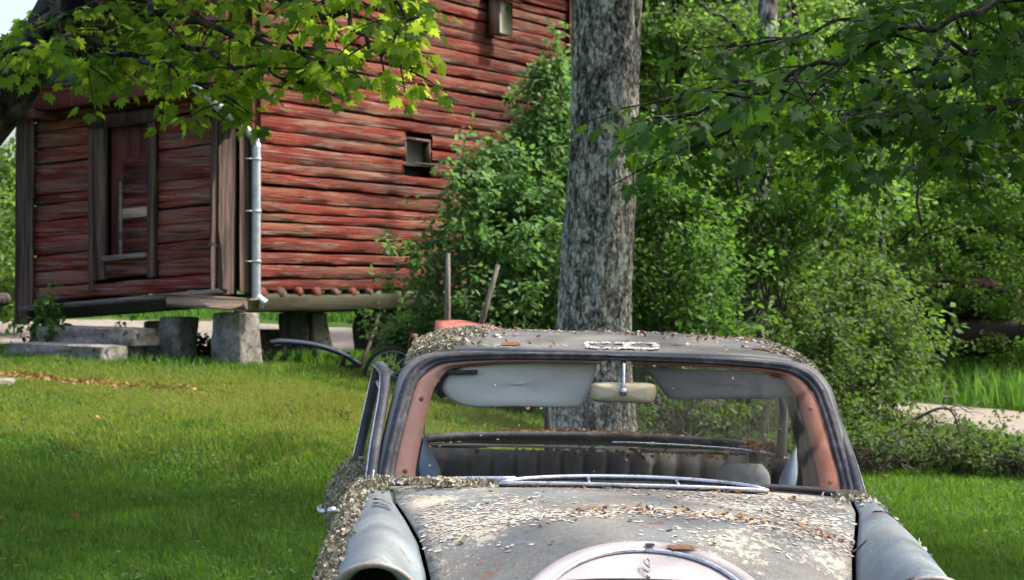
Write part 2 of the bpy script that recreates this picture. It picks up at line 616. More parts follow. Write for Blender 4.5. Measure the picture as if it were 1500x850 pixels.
# grille shell on the nose: chrome ring, smooth alloy field, mesh below
S0, S1 = 35.2, 74.6                                        # profile span of the oval
gc, gh = (S0 + S1) / 2, (S1 - S0) / 2


def gp(r, a, lift):
    x = .305 * r * math.sin(a)
    s = gc - gh * r * math.cos(a)
    return hood_pt(x, min(max(s, 0), NS - 2.01), lift)


ring = MB()
rows = []
for r, lf in ((1.06, .0), (1.05, .012), (1.0, .022), (.93, .024), (.90, .016), (.885, .010)):
    rows.append([gp(r, 2 * math.pi * k / 72, lf) for k in range(72)])
ring.grid(rows, closed=True)
gr = ring.build('grille', M['grillepanel'], car, True)
pan = MB()
rows = []
for r in (.885, .8, .65, .5, .35, .2, .08, .002):
    rows.append([gp(r, 2 * math.pi * k / 72, .010 + .012 * (1 - r * r)) for k in range(72)])
pan.grid(rows, closed=True)
pan.build('grille_panel', M['grillepanel'], gr, True)
lip = MB()
lip.tube([gp(.885, 2 * math.pi * k / 72, .018) for k in range(73)], .006, 6)
lip.build('grille_trim', M['chrome'], gr, True)
msh = MB()
for k in range(-11, 12):
    x = k * .0215
    a, b = 46, 64
    if abs(k) > 8:
        a = 49
    msh.tube([hood_pt(x, q, .030) for q in np.linspace(a, b, 7)], .004, 5)
for q in np.linspace(46, 64, 9):
    msh.tube([hood_pt(x, q, .033) for x in np.linspace(-.235, .235, 9)], .004, 5)
msh.build('grille_mesh', M['darkiron'], gr, True)
# small emblem, empty badge hole and rust patch on the shell
em = MB()
e0 = [gp(.62, .01, .03), gp(.65, .035, .034), gp(.69, .005, .034), gp(.665, -.03, .034), gp(.62, -.015, .034), gp(.58, .035, .034), gp(.54, .0, .034), gp(.56, -.035, .034)]
em.tube(smooth_poly(e0, 5), .0026, 6)
em.tube([gp(.50, -.03, .03), gp(.50, .03, .03)], .0045, 6)
em.build('emblem', M['rimmetal'], gr, True)


def patch(name, mat, parent, ptfn, jit=.15, n=20):
    mb = MB()
    ring_ = [ptfn(2 * math.pi * k / n, 1 - jit + random.random() * jit * 2) for k in range(n)]
    c = ptfn(0, 0)
    mb.add([c] + ring_, [(0, 1 + k, 1 + (k + 1) % n) for k in range(n)])
    return mb.build(name, mat, parent, True)


patch('badge_hole', M['hole'], gr, lambda a, r: hood_pt(.012 + .012 * r * math.cos(a), 36.9 + .5 * r * math.sin(a), .0275), .05)
patch('rust_patch', M['rust'], gr, lambda a, r: hood_pt(.085 + .036 * r * math.cos(a), 37.3 + .8 * r * math.sin(a), .0285), .22)

# fenders ------------------------------------------------------------------
FY = [-1.30, -1.25, -1.18, -1.08, -.93, -.75, -.54, -.25, -.1, .05]


def fen_section(y, side):
    w = hood_w(y) + .004
    zs = interp(y, [-1.30, -1.2, -.93, -.75, -.54, -.25, .05], [.70, .74, .85, .90, .93, .95, .962])
    xc = interp(y, [-1.3, -.93, -.5, .05], [.605, .625, .66, .705])
    zc = interp(y, [-1.30, -1.2, -.93, -.5, .05], [.938, .944, .955, .966, .966])
    xo = interp(y, [-1.30, -1.15, -.75, .05], [.718, .745, .775, .795])
    pts = []
    for t in np.linspace(0, 1, 8):
        pts.append((w + (xc - w) * t, zs + (zc - zs) * math.sin(t * math.pi / 2) ** .9))
    for a in np.linspace(0, math.pi / 2, 12)[1:]:
        pts.append((xc + (xo - xc) * math.sin(a) ** .95, zc - .22 * (1 - math.cos(a)) ** .85))
    zlow = .28
    dw = abs(y + .78)
    if dw < .36:
        zlow = .33 + math.sqrt(.36 ** 2 - dw ** 2)
    zlow = min(zlow, .68)
    z0 = pts[-1][1]
    for t in np.linspace(0, 1, 6)[1:]:
        pts.append((xo - .015 * t * t, z0 + (zlow - z0) * t))
    return [np.array([side * x, y, z]) for x, z in pts]


fen_mb = {}
for side in (-1, 1):
    mb = MB()
    ys = np.concatenate([np.linspace(-1.30, -1.05, 8), np.linspace(-1.0, .06, 28)])
    rows = [fen_section(y, side) for y in ys]
    # nose of the fender closes on the lamp opening
    cx, cz, rad = side * .605, .828, .104
    mb.grid(rows if side > 0 else rows[::-1])
    base = rows[0]
    cap = [base]
    for t in (.25, .55, .8, 1.0):
        row = []
        for p in base:
            th = math.atan2(p[2] - cz, (p[0] - cx))
            q = np.array([cx + rad * math.cos(th), -1.335 - .04 * max(0, math.sin(th)), cz + rad * math.sin(th)])
            row.append(p * (1 - t) + q * t + np.array([0, -.02 * math.sin(t * math.pi), 0]))
        cap.append(row)
    mb.grid(cap[::-1] if side > 0 else cap)
    fen_mb[side] = mb
    fo = mb.build('fender', M['side'], car, True, solid=.008)
    rim = MB()
    rim.tube([np.array([cx + rad * math.cos(t), -1.337 - .04 * max(0, math.sin(t)), cz + rad * math.sin(t)]) for t in np.linspace(0, 2 * math.pi, 40)], .0075, 7)
    rim.build('headlight_rim', M['rimmetal'], fo, True)
    bowl = MB()
    bowl.lathe([(.101, -1.335), (.10, -1.30), (.088, -1.22), (.06, -1.18), (.002, -1.16)], (cx, 0, cz), 'Y', 32)
    bowl.build('headlight_bowl', M['hole'], fo, True)

# splits in the fender tops
for side, spots in ((-1, [(-.36, .655, .030), (-.46, .652, .026), (-.53, .648, .032)]), (1, [(-.33, .69, .05), (-.52, .715, .030), (-.72, .552, .022)])):
    for (y, x, L) in spots:
        def cut(a, r, y=y, x=x, L=L, side=side):
            xx = x + L * r * math.cos(a) * .9
            yy = y + (.010 + .006 * math.cos(2 * a)) * r * math.sin(a) + .012 * math.cos(a)
            sec = fen_section(yy, 1)
            z = np.interp(xx, [p[0] for p in sec[:18]], [p[2] for p in sec[:18]])
            return np.array([side * xx, yy, z + .0035])
        patch('rust_split', M['hole'], car, cut, .25, 14)

# cowl, vent strip and trim -------------------------------------------------


def ws_y(x, z):
    return .06 + .40 * (z - .965) / .385 + .13 * (x / .69) ** 2


cw = MB()
rows = []
for t in np.linspace(0, 1, 6):
    row = []
    for x in np.linspace(-.71, .71, 29):
        y0, y1 = .022, ws_y(x, .965) + .03
        z = .984 - .024 * (abs(x) / .66) ** 2.6 - .010 * t
        row.append((x, y0 + (y1 - y0) * t, z))
    rows.append(row)
cw.grid(rows)
cw.build('cowl', M['paint'], car, True, solid=.01)


def cowl_p(x, y, dz=0.0):
    u = abs(x) / .66
    return np.array([x, y, .984 - .024 * u ** 2.6 + dz])


vent = MB()
vx0, vx1 = -.345, .405
up_ = [cowl_p(vx0 + (vx1 - vx0) * t, -.075 + .105 * math.sin(math.pi * t) ** .55, .010 + .014 * math.sin(math.pi * t) ** .4) for t in np.linspace(0, 1, 25)]
lo_ = [cowl_p(vx0 + (vx1 - vx0) * t, -.085 - .015 * math.sin(math.pi * t), .013) for t in np.linspace(0, 1, 25)]
vent.tube(up_, .0078, 7)
vent.tube(lo_, .0066, 7)
for t in (8, 16):
    vent.tube([up_[t], lo_[t]], .0045, 6)
vo = vent.build('vent_trim', M['chrome'], car, True)
vs = MB()
vs.grid([[p + np.array([0, 0, -.008]) for p in up_], [p + np.array([0, 0, -.008]) for p in lo_]])
vs.build('vent_slot', M['hole'], vo)
tr = MB()
tr.tube([cowl_p(x, .035 + .07 * (x / .69) ** 2, .012) for x in np.linspace(-.70, -.30, 12)], .0085, 7)
tr.build('cowl_trim', M['chrome'], car, True)
tr = MB()
tr.tube([cowl_p(x, .035 + .08 * (x / .69) ** 2, .010) for x in np.linspace(.33, .70, 10)], .010, 7)
tr.build('cowl_seal', M['rubber'], car, True)

# windshield: rubber seal, salmon pillar trims, pane -------------------------


def loop(half, per=5, dy=0.0):
    right = smooth_poly(half, per)
    left = [np.array([-p[0], p[1]]) for p in right[::-1]][:-1]
    pts = right + left[:-1] if False else right + left
    return [np.array([p[0], ws_y(p[0], p[1]) + dy, p[1]]) for p in pts[:-1]] if np.allclose(pts[0], pts[-1]) else [np.array([p[0], ws_y(p[0], p[1]) + dy, p[1]]) for p in pts]


OUT = [(0, .966), (.35, .964), (.64, .952), (.692, .958), (.694, 1.0), (.676, 1.12), (.655, 1.225), (.637, 1.27), (.597, 1.308), (.52, 1.330), (.3, 1.344), (0, 1.348)]
INN = [(0, .984), (.35, .982), (.62, .970), (.652, .977), (.652, 1.015), (.634, 1.125), (.614, 1.215), (.600, 1.25), (.568, 1.284), (.505, 1.307), (.3, 1.321), (0, 1.325)]
TRI = [(0, .987), (.35, .985), (.575, .975), (.592, .980), (.592, 1.015), (.576, 1.125), (.560, 1.205), (.549, 1.235), (.530, 1.265), (.485, 1.290), (.3, 1.310), (0, 1.314)]
lo_out, lo_inn, lo_tri = loop(OUT), loop(INN), loop(TRI, dy=.035)
mid = [(a + b) / 2 + np.array([0, -.016, 0.004]) for a, b in zip(lo_out, lo_inn)]
m1 = [a * .75 + b * .25 + np.array([0, -.013, .003]) for a, b in zip(lo_out, lo_inn)]
m2 = [a * .45 + b * .55 + np.array([0, -.006, 0]) for a, b in zip(lo_out, lo_inn)]
m3 = [a * .25 + b * .75 + np.array([0, -.013, 0]) for a, b in zip(lo_out, lo_inn)]
back = [b + np.array([0, .03, 0]) for b in lo_inn]
seal = MB()
seal.grid([lo_out, m1, mid, m2, m3, lo_inn, back], closed=True)
seal.build('windshield_seal', M['rubber'], car, True)
n_ = len(lo_out)
fr = MB()
o1 = [p + np.array([.010 * np.sign(p[0]) * min(1, abs(p[0]) / .5), .010, .006 if p[2] > 1.2 else 0]) for p in lo_out]
o2 = [p + np.array([.020 * np.sign(p[0]) * min(1, abs(p[0]) / .5), .05, .008 if p[2] > 1.2 else 0]) for p in lo_out]
o3 = [p + np.array([-.01 * np.sign(p[0]) * min(1, abs(p[0]) / .5), .10, -.004 if p[2] > 1.2 else 0]) for p in lo_out]
keep = [i for i in range(n_) if lo_out[i][2] > .963 and (abs(lo_out[i][0]) > .3 or lo_out[i][2] > 1.2)]
rows_all = [lo_out, o1, o2, o3]
V = [p for r in rows_all for p in r]
F = []
for r in range(3):
    for k in range(n_):
        k2 = (k + 1) % n_
        if k in keep and k2 in keep:
            F.append((r * n_ + k, r * n_ + k2, (r + 1) * n_ + k2, (r + 1) * n_ + k))
fr.add(V, F)
fr.build('windshield_frame', M['roof'], car, True)
for side, mt in ((-1, 'salmon'), (1, 'salmonshade')):
    tm = MB()
    ids = [i for i in range(n_) if side * lo_inn[i][0] > .02 and lo_inn[i][2] > 1.0 - .035]
    ids = [i for i in ids if side * lo_inn[i][0] > .50 or lo_inn[i][2] > 1.2]
    if side < 0:
        ids = sorted(ids)
    A = [lo_inn[i] + np.array([0, .012, 0]) for i in ids]
    C = [lo_tri[i] for i in ids]
    Bm = [a * .5 + c * .5 + np.array([side * .004, -.012, 0]) for a, c in zip(A, C)]
    Bn = [a * .35 + c * .65 + np.array([side * .004, -.004, 0]) for a, c in zip(A, C)]
    D = [c + np.array([side * .012, .05, 0]) for c in C]
    tm.grid([A, Bm, Bn, C, D])
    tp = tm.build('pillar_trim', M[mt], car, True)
    for zz in (.995, 1.19):
        scr = MB()
        k = min(range(len(C)), key=lambda q: abs(C[q][2] - zz) + (1 if abs(C[q][0]) < .4 else 0))
        c = (A[k] + C[k]) / 2
        scr.lathe([(.001, -.020), (.006, -.018), (.007, -.010)], c, 'Y', 10)
        scr.build('screw', M['salmonshade'], tp)
pane = MB()
rows = []
zs_ = np.linspace(.978, 1.318, 12)
for z in zs_:
    wmax = float(np.interp(z, [.977, 1.015, 1.125, 1.215, 1.25, 1.284, 1.307, 1.321], [.652, .652, .634, .614, .60, .568, .505, .3]))
    rows.append([(wmax * t, ws_y(wmax * t, z) - .002, z) for t in np.linspace(-1, 1, 21)])
pane.grid(rows)
pane.build('windshield', M['glass'], car, True)

# roof -----------------------------------------------------------------------


def roof_z(u, y):
    zc = interp(y, [.44, .55, .75, 1.0, 1.3, 1.55, 1.75, 1.88], [1.350, 1.368, 1.388, 1.398, 1.398, 1.383, 1.345, 1.300])
    ze = interp(y, [.44, .6, 1.3, 1.6, 1.9], [1.262, 1.275, 1.282, 1.265, 1.24])
    return ze + (zc - ze) * max(0.0, 1 - abs(u) ** 4.2) ** .40


def roof_p(u, t):
    yf = .455 + .115 * u * u
    yr = 1.88 - .30 * u * u
    y = yf + (yr - yf) * t
    hw = interp(t, [0, .15, .5, .85, 1], [.648, .655, .665, .655, .63])
    x = hw * u
    wob = .003 * math.sin(9 * u + 5 * t) * math.sin(6 * t)
    return np.array([x, y, roof_z(u, y - .09 * u * u) + wob])


def us_(n):
    return np.sign(np.linspace(-1, 1, n)) * np.abs(np.linspace(-1, 1, n)) ** .7


roof = MB()
roof.grid([[roof_p(u, t) for u in us_(41)] for t in np.linspace(0, 1, 24)])
roof.build('roof', M['roof'], car, True, solid=.018)
hl = MB()
hl.grid([[roof_p(u * .95, .05 + .9 * t) - np.array([0, 0, .03]) for u in us_(21)] for t in np.linspace(0, 1, 10)])
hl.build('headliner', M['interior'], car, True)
for s in (-1, 1):
    gut = MB()
    gut.tube([roof_p(s, t) + np.array([s * .006, 0, -.004]) for t in np.linspace(0, 1, 14)], .009, 6)
    gut.build('drip_rail', M['rubber'], car, True)
# torn rectangles of crust where a sign once sat on the roof front
for x0, x1 in ((-.085, .035), (.040, .125)):
    st = MB()
    pts = []
    for k in range(29):
        a = 2 * math.pi * k / 28
        ca, sa = math.cos(a), math.sin(a)
        ex = (x0 + x1) / 2 + (x1 - x0) / 2 * np.sign(ca) * abs(ca) ** .4
        ty = .055 + .035 * np.sign(sa) * abs(sa) ** .5 + random.uniform(-.002, .002)
        pts.append(roof_p(ex / .65, ty) + np.array([0, 0, .003]))
    pp = np.repeat(np.array(pts), 9, axis=0) + rng.normal(0, .0045, (len(pts) * 9, 3)) * np.array([1, 1.6, .2])
    st.v, st.f = (lambda vf: (vf[0].tolist(), vf[1].tolist()))(flakes(pp, np.tile([0, -.35, .93], (len(pp), 1)), .003, .008, .12, .002, .15))
    tag(st.build('sign_residue', M['lichen_grey'], car), kind='stuff')
for (ux, ty, s) in ((-.50, .05, .035), (.74, .11, .045), (.30, .10, .014)):
    patch('rust_patch', M['rust'], car, lambda a, r, ux=ux, ty=ty, s=s: roof_p(ux + s / .65 * r * math.cos(a), ty + s * .55 * r * math.sin(a)) + np.array([0, 0, .003]), .25)

# rear pillars, rear window seal, parcel shelf, boot --------------------------
rw_b = smooth_poly([(-.665, 1.56), (-.655, 1.68), (-.60, 1.80), (-.4, 1.90), (0, 1.945), (.4, 1.90), (.60, 1.80), (.655, 1.68), (.665, 1.56)], 6)
rs = MB()
pts = [np.array([x, y, .968 + .012 * (1 - (x / .66) ** 2)]) for x, y in rw_b]
rs.tube([p + np.array([0, 0, .006]) for p in pts], .017, 8)
rs.build('rear_window_seal', M['rubber'], car, True)
rc = MB()
rc.tube([p + np.array([0, -.03, -.012]) for p in pts if p[0] > .05], .006, 6)
rc.build('rear_window_trim', M['chrome'], car, True)
for s in (-1, 1):
    cp = MB()
    a0, a1 = np.array([s * .655, 1.50, .955]), np.array([s * .685, 1.66, .955])
    b0, b1 = roof_p(s * .985, .84), roof_p(s * .985, .97)
    cp.grid([[a0, (a0 + a1) / 2 + np.array([s * .012, 0, 0]), a1], [(a0 + b0) / 2 + np.array([s * .01, 0, 0]), (a0 + a1 + b0 + b1) / 4 + np.array([s * .022, 0, 0]), (a1 + b1) / 2 + np.array([s * .012, 0, 0])], [b0, (b0 + b1) / 2, b1]])
    cp.build('rear_pillar', M['roof'], car, True, solid=.025)
    bp = MB()
    bp.box((s * .652, 1.05, 1.10), (.03, .06, .33), Matrix.Rotation(s * R(-6.5), 3, 'Y'), .006)
    b_ = bp.build('door_pillar', M['doorframe'], car)
    ap = MB()
    ap.grid([[(s * (xb + dx), ws_y(xb, z) + dy, z) for dx, dy in ((.02, .055), (.0, .07), (-.004, .13), (.012, .15), (.012, .20), (.002, .22), (.004, .42), (.03, .50))] for xb, z in ((.607, .93), (.594, 1.07), (.578, 1.19), (.562, 1.285))])
    ap.build('inner_pillar', M['doorframe'], car, True, solid=.012)
    bt = MB()
    bt.tube([(s * .655, 1.02, .95), (s * .615, 1.02, 1.262)], .006, 6)
    bt.build('pillar_trim_strip', M['chrome'], b_, True)
sh = MB()
sh.grid([[(x, y, .955) for x in np.linspace(-.62, .62, 7)] for y in (1.72, 1.80, 1.86)])
sh.build('parcel_shelf', M['interior'], car)
bt = MB()
rows = []
for t in np.linspace(0, 1, 16):
    row = []
    for u in np.linspace(-1, 1, 25):
        yf = 1.955 - .12 * abs(u) ** 2.2 - .25 * abs(u) ** 8
        y = yf + (2.88 - yf) * t
        z = .970 + .016 * (1 - u * u) - .06 * t ** 1.6 - .30 * max(0, t - .8) ** 1.4 - .05 * u ** 4
        row.append((.66 * u * (1 - .10 * t), y, z))
    rows.append(row)
bt.grid(rows)
boot = bt
bt.build('boot_lid', M['paint'], car, True, solid=.012)
tl = MB()
rows = []
for t in np.linspace(0, 1, 8):
    row = []
    for u in np.linspace(-1, 1, 17):
        x = (.60 + .10 * math.sin(t * math.pi)) * np.sign(u) * abs(u)
        row.append((x, 2.885 + .06 * math.sin(t * math.pi) - .10 * abs(u) ** 3, .80 - .48 * t))
    rows.append(row)
tl.grid(rows)
tl.build('tail_panel', M['side'], car, True, solid=.01)


def side_section(y, s, rear=False):
    xb = interp(y, [0, .2, 1.5, 2.0, 2.5, 2.9], [.69, .695, .695, .68, .64, .585])
    xo = interp(y, [0, .3, 1.6, 2.2, 2.6, 2.9], [.795, .80, .80, .785, .745, .68])
    zb = interp(y, [0, 1.6, 2.2, 2.6, 2.9], [.950, .948, .945, .915, .83])
    zlow = .28
    dw = abs(y - 1.75)
    if rear and dw < .36:
        zlow = .33 + math.sqrt(.36 ** 2 - dw * dw)
    pts = []
    for a in np.linspace(0, math.pi / 2, 9):
        pts.append((xb + (xo - xb) * math.sin(a), zb - .16 * (1 - math.cos(a))))
    z0 = pts[-1][1]
    zlow = min(zlow, z0 - .05)
    for t in np.linspace(0, 1, 7)[1:]:
        pts.append((xo + .012 * math.sin(t * math.pi) - .03 * t * t, z0 + (zlow - z0) * t))
    return [np.array([s * x, y, z]) for x, z in pts]


door_mb = {}
for s in (-1, 1):
    # door hinged at the front edge; the one on the left of the picture stands ajar
    hx, hy = s * .79, .09
    piv = empty('door', (hx, hy, 0), (0, 0, R(-6.0) if s < 0 else 0))
    bpy.data.objects.remove(piv)
    mb = MB()
    mb.grid([[p - np.array([hx, hy, 0]) for p in side_section(y, s)] for y in np.linspace(.09, 1.04, 16)[::s]])
    d = mb.build('door', M['side'], car, True, solid=.012)
    d.location = (hx, hy, 0)
    d.rotation_euler = (0, 0, R(7.0) if s < 0 else 0)
    door_mb[s] = mb
    off = np.array([hx, hy, 0])
    wf = MB()
    fl = [np.array(p) * np.array([s, 1, 1]) - off for p in ((.712, .175, .945), (.690, .31, 1.07), (.662, .46, 1.19), (.652, .56, 1.247), (.648, .68, 1.262), (.648, .96, 1.268), (.650, 1.02, 1.255), (.680, 1.03, 1.10), (.712, 1.03, .945))]
    path = smooth_poly(fl, 4)
    prof = [(-.012, -.011), (.012, -.011), (.012, .011), (-.012, .011)]
    rows = []
    cen = np.mean(fl, axis=0)
    for i, p in enumerate(path):
        T = path[min(i + 1, len(path) - 1)] - path[max(i - 1, 0)]
        T /= np.linalg.norm(T)
        Xd = np.array([1., 0, 0])
        Nn = np.cross(T, Xd)
        Nn /= np.linalg.norm(Nn)
        rows.append([p + Xd * a * 1.2 + Nn * b * 1.15 for a, b in prof])
    wf.grid(rows, closed=True)
    wfo = wf.build('window_frame', M['doorframe'], d)
    cs = MB()
    cs.tube([p + np.array([s * .016, 0, 0]) for p in path], .0038, 6)
    v0, v1 = np.array([s * .70, .40, .95]) - off, np.array([s * .655, .62, 1.25]) - off
    cs.tube([v0, v1], .008, 6)
    cs.tube([np.array([s * .665, .50, 1.205]) - off, np.array([s * .652, 1.01, 1.215]) - off], .006, 6)
    cs.build('window_trim', M['chrome'], wfo, True)
    pn = MB()
    pn.add([np.array([s * .705, .20, .95]) - off, np.array([s * .652, .60, 1.25]) - off, np.array([s * .648, 1.0, 1.255]) - off, np.array([s * .705, 1.02, .95]) - off], [(0, 1, 2, 3)])
    if s < 0:
        pn.build('window_pane', M['glass'], wfo)
    hd = MB()
    hd.tube([np.array([s * .815, .82, .80]) - off, np.array([s * .835, .84, .80]) - off, np.array([s * .835, .95, .80]) - off, np.array([s * .815, .97, .80]) - off], .010, 7)
    hd.build('handle', M['chrome'], d, True)
    dt = MB()
    dt.grid([[np.array([s * x, y, z]) - off for x, z in ((.705, .945), (.66, .94), (.655, .8), (.67, .35))] for y in np.linspace(.14, 1.02, 6)])
    dt.build('door_card', M['interior'], d)
    q = MB()
    q.grid([side_section(y, s, True) for y in np.concatenate([np.linspace(1.055, 2.2, 26), np.linspace(2.25, 2.9, 12)])[::s]])
    q.build('rear_quarter', M['side'], car, True, solid=.01)

# interior ---------------------------------------------------------------------
ds = MB()
rows = []
for x in np.linspace(-.66, .66, 15):
    b = .11 * (x / .69) ** 2
    rows.append([(x, .11 + b, .945), (x, .22 + b, .955), (x, .30 + b, .935), (x, .33 + b, .88), (x, .30 + b, .72)])
ds.grid(rows)
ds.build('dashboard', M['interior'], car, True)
fp = MB()
fp.box((0, 1.0, .33), (1.40, 1.9, .03), None, .004)
fp.box((0, .08, .6), (1.30, .02, .55), None, .004)
fp.box((0, -.60, .36), (.95, 1.3, .03), None, .004)
fp.box((0, 2.35, .38), (1.1, .95, .03), None, .004)
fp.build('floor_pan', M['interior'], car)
for s in (-1, 1):
    sb = MB()
    sb.grid([[(s * x, y, z) for x, z in ((.69, .945), (.645, .93), (.65, .5))] for y in (1.06, 1.4, 1.72)])
    sb.build('side_trim', M['interior'], car)


def pleated(w, n, y0, z0, z1, rake, depth=.022):
    mb = MB()
    rows = []
    for t in np.linspace(0, 1, 9):
        row = []
        for k in range(n * 6 + 1):
            u = k / (n * 6)
            x = -w + 2 * w * u
            pl = abs(math.sin(math.pi * u * n)) ** .35
            top = max(0, t - .90) / .10
            row.append((x, y0 + rake * t - depth * pl * (1 - .7 * top ** 2) + .03 * top ** 2, z0 + (z1 - z0) * t - .02 * top ** 3))
        rows.append(row)
    mb.grid(rows)
    return mb


rb = pleated(.63, 15, 1.52, .50, .968, .16, .036)
rso = rb.build('rear_seat', M['seat'], car, True)
sc = MB()
sc.box((0, 1.27, .46), (1.26, .48, .14), None, .04)
sc.build('seat_cushion', M['seat'], rso)
# (stuffing shows along the top of the back rest
for s in (-1, 1):
    fs = MB()
    fs.box((s * .36, .93, .62), (.50, .13, .46), Matrix.Rotation(R(-10), 3, 'X'), .045)
    fs.box((s * .36, .66, .43), (.50, .50, .14), None, .045)
    fso = fs.build('front_seat', M['seat'], car)
    if s > 0:
        hr = MB()
        rows = []
        for t in np.linspace(0, 1, 11):
            row = []
            for k in range(24):
                a = 2 * math.pi * k / 24
                ca, sa = math.cos(a), math.sin(a)
                wd = .098 * (1 - .12 * t) * (1 - max(0, t - .7) ** 2 * 3.0)
                dp = .045 * (1 - max(0, t - .75) ** 2 * 8)
                row.append((.452 + wd * np.sign(ca) * abs(ca) ** .6, .93 + dp * np.sign(sa) * abs(sa) ** .7 + .02 * t, .83 + .148 * t ** .95))
            rows.append(row)
        rows.append([(.452 + (p[0] - .452) * .25, .95 + (p[1] - .95) * .25, p[2] + .003) for p in rows[-1]])
        hr.grid(rows, closed=True)
        hr.build('headrest', M['seatgrey'], fso, True)
# belts hanging from the door pillars
for s, x0 in ((-1, -.580), (1, .600)):
    bl = MB()
    rows = []
    for t in np.linspace(0, 1, 16):
        z = 1.20 - .36 * t
        wd = .006 + .030 * sm(.45, .75, t) - .004 * t
        tw = 2.6 * (1 - sm(.3, .6, t))
        cx_ = x0 + s * .012 * math.sin(5 * t) - s * -.02 * (1 - t)
        row = []
        for k, a in enumerate((-1, -.4, 0, .4, 1)):
            dx = wd * a * (1.0 if s < 0 else .8)
            row.append((cx_ + dx * math.cos(tw), .93 + dx * math.sin(tw) - (.018 * (1 - abs(a)) * sm(.4, .7, t)), z))
        rows.append(row)
    bl.grid(rows)
    bl.build('seat_belt', M['belt'], car, True, solid=.004)

# sun visors and mirror -----------------------------------------------------------


def visor(pts, y, tilt, mat):
    """outline in x, z; a padded flat shape"""
    loop_ = smooth_poly(pts, 5, closed=True)
    c = np.mean(loop_, axis=0)
    mb = MB()
    rows = []
    for k, dy in ((.0, -.011), (.6, -.011), (.93, -.010), (1.0, -.003), (1.0, .003), (.93, .010), (.0, .011)):
        rows.append([np.array([c[0] + (p[0] - c[0]) * k, y + dy + tilt * (1.33 - p[1]), c[1] + (p[1] - c[1]) * k]) for p in loop_])
    mb.grid(rows, closed=True)
    return mb.build('sun_visor', mat, car, True)


def carxz(px, py, yl):
    """photo pixel -> car-local x, z on the plane y = yl"""
    p = P(px, py, 5.80 + yl) - np.array([.285, 5.80, 0])
    a = R(1.45)
    return (p[0] * math.cos(a) - p[2] * math.sin(a), p[0] * math.sin(a) + p[2] * math.cos(a))


visor([carxz(x, y, .52) for x, y in ((690, 536), (780, 531), (868, 529), (874, 536), (866, 566), (855, 590), (838, 597), (760, 596), (690, 596), (660, 586), (648, 570), (655, 553), (670, 543))], .52, .06, M['visorlit'])
visor([carxz(x, y, .52) for x, y in ((958, 541), (1050, 542), (1120, 547), (1160, 553), (1172, 566), (1168, 579), (1140, 584), (1060, 585), (990, 585), (976, 580), (962, 560), (953, 548))], .52, .06, M['visorshade'])
mr = MB()
pts = [carxz(x, y, .43) for x, y in ((866, 568), (872, 561), (912, 560), (954, 562), (961, 570), (959, 584), (950, 591), (912, 590), (874, 588), (865, 582))]
loop_ = smooth_poly(pts, 5, closed=True)
c = np.mean(loop_, axis=0)
rows = []
for k, dy in ((.02, -.030), (.5, -.028), (.85, -.020), (1.0, -.006), (1.0, .008), (.9, .012), (.0, .012)):
    rows.append([np.array([c[0] + (p[0] - c[0]) * k, .43 + dy, c[1] + (p[1] - c[1]) * k]) for p in loop_])
mr.grid(rows, closed=True)
mo = mr.build('rear_view_mirror', M['cream'], car, True)
stm = MB()
xs, zs1 = carxz(913, 574, .40)
xt, zt = carxz(913, 530, .45)
stm.tube([(xs, .392, zs1), (xs, .395, zs1 + .02), (xt, .43, zt - .01), (xt, .46, zt + .01)], [.006, .0065, .008, .009], 8)
stm.lathe([(.001, -.016), (.012, -.014), (.013, 0)], (xs, .40, zs1), 'Y', 14)
stm.build('mirror_stem', M['chrome'], mo, True)
# tattered lining in the corner beside the left visor
rag = MB()
a_, b_ = carxz(640, 548, .5), carxz(690, 540, .5)
rag.box(((a_[0] + b_[0]) / 2 - .02, .55, a_[1] - .03), (.05, .05, .10), Matrix.Rotation(.5, 3, 'Y'), .02)
rag.tube([(a_[0] + .01, .5, a_[1] + .012), (a_[0] + .06, .50, a_[1] + .006), (b_[0] + .02, .5, b_[1] - .01)], .008, 6)
rag.build('torn_lining', M['rubber'], car)

# wheels, bumper, small fittings -----------------------------------------------------
for s in (-1, 1):
    for y in (-.78, 1.75):
        w = MB()
        w.lathe([(.20, -.08), (.27, -.088), (.31, -.07), (.325, -.03), (.325, .03), (.31, .07), (.27, .088), (.20, .08)], (s * .68, y, .325), 'X', 36)
        wo = w.build('wheel', M['tyre'], car, True)
        h = MB()
        h.lathe([(.205, .07), (.19, .075), (.17, .05), (.12, .06), (.10, .085), (.05, .09), (.001, .09)] if s > 0 else [(.205, -.07), (.19, -.075), (.17, -.05), (.12, -.06), (.10, -.085), (.05, -.09), (.001, -.09)], (s * .68, y, .325), 'X', 30)
        h.build('rim', M['rust'], wo, True)
bm = MB()
rows = []
for x in np.linspace(-.80, .80, 25):
    yb = -1.47 + .16 * (abs(x) / .8) ** 3
    rows.append([(x, yb + .03, .50), (x, yb - .005, .48), (x, yb - .012, .43), (x, yb - .005, .38), (x, yb + .03, .36)])
bm.grid(rows)
bm.build('bumper', M['chrome'], car, True, solid=.006)
bm = MB()
bm.grid([[(x, 3.02 - .12 * (abs(x) / .76) ** 3 + dy, z) for dy, z in ((-.03, .50), (.01, .47), (.01, .41), (-.03, .38))] for x in np.linspace(-.76, .76, 21)])
bm.build('bumper', M['chrome'], car, True, solid=.006)
vl = MB()
vl.grid([[(x, -1.33 + .10 * (abs(x) / .6) ** 2 + dy, z) for dy, z in ((0, .52), (.0, .42), (.06, .30))] for x in np.linspace(-.62, .62, 15)])
vl.build('front_valance', M['side'], car, True, solid=.01)
an = MB()
ax, az = carxz(545, 712, .02)
an.tube([(ax, .02, az - .02), (ax, .02, az + .005)], [.013, .008], 8)
an.tube([(ax, .02, az), (ax + .003, .02, az + .045)], [.004, .0022], 6)
an.build('antenna', M['chrome'], car, True)
kn = MB()
kx, kz = carxz(476, 748, -.3)
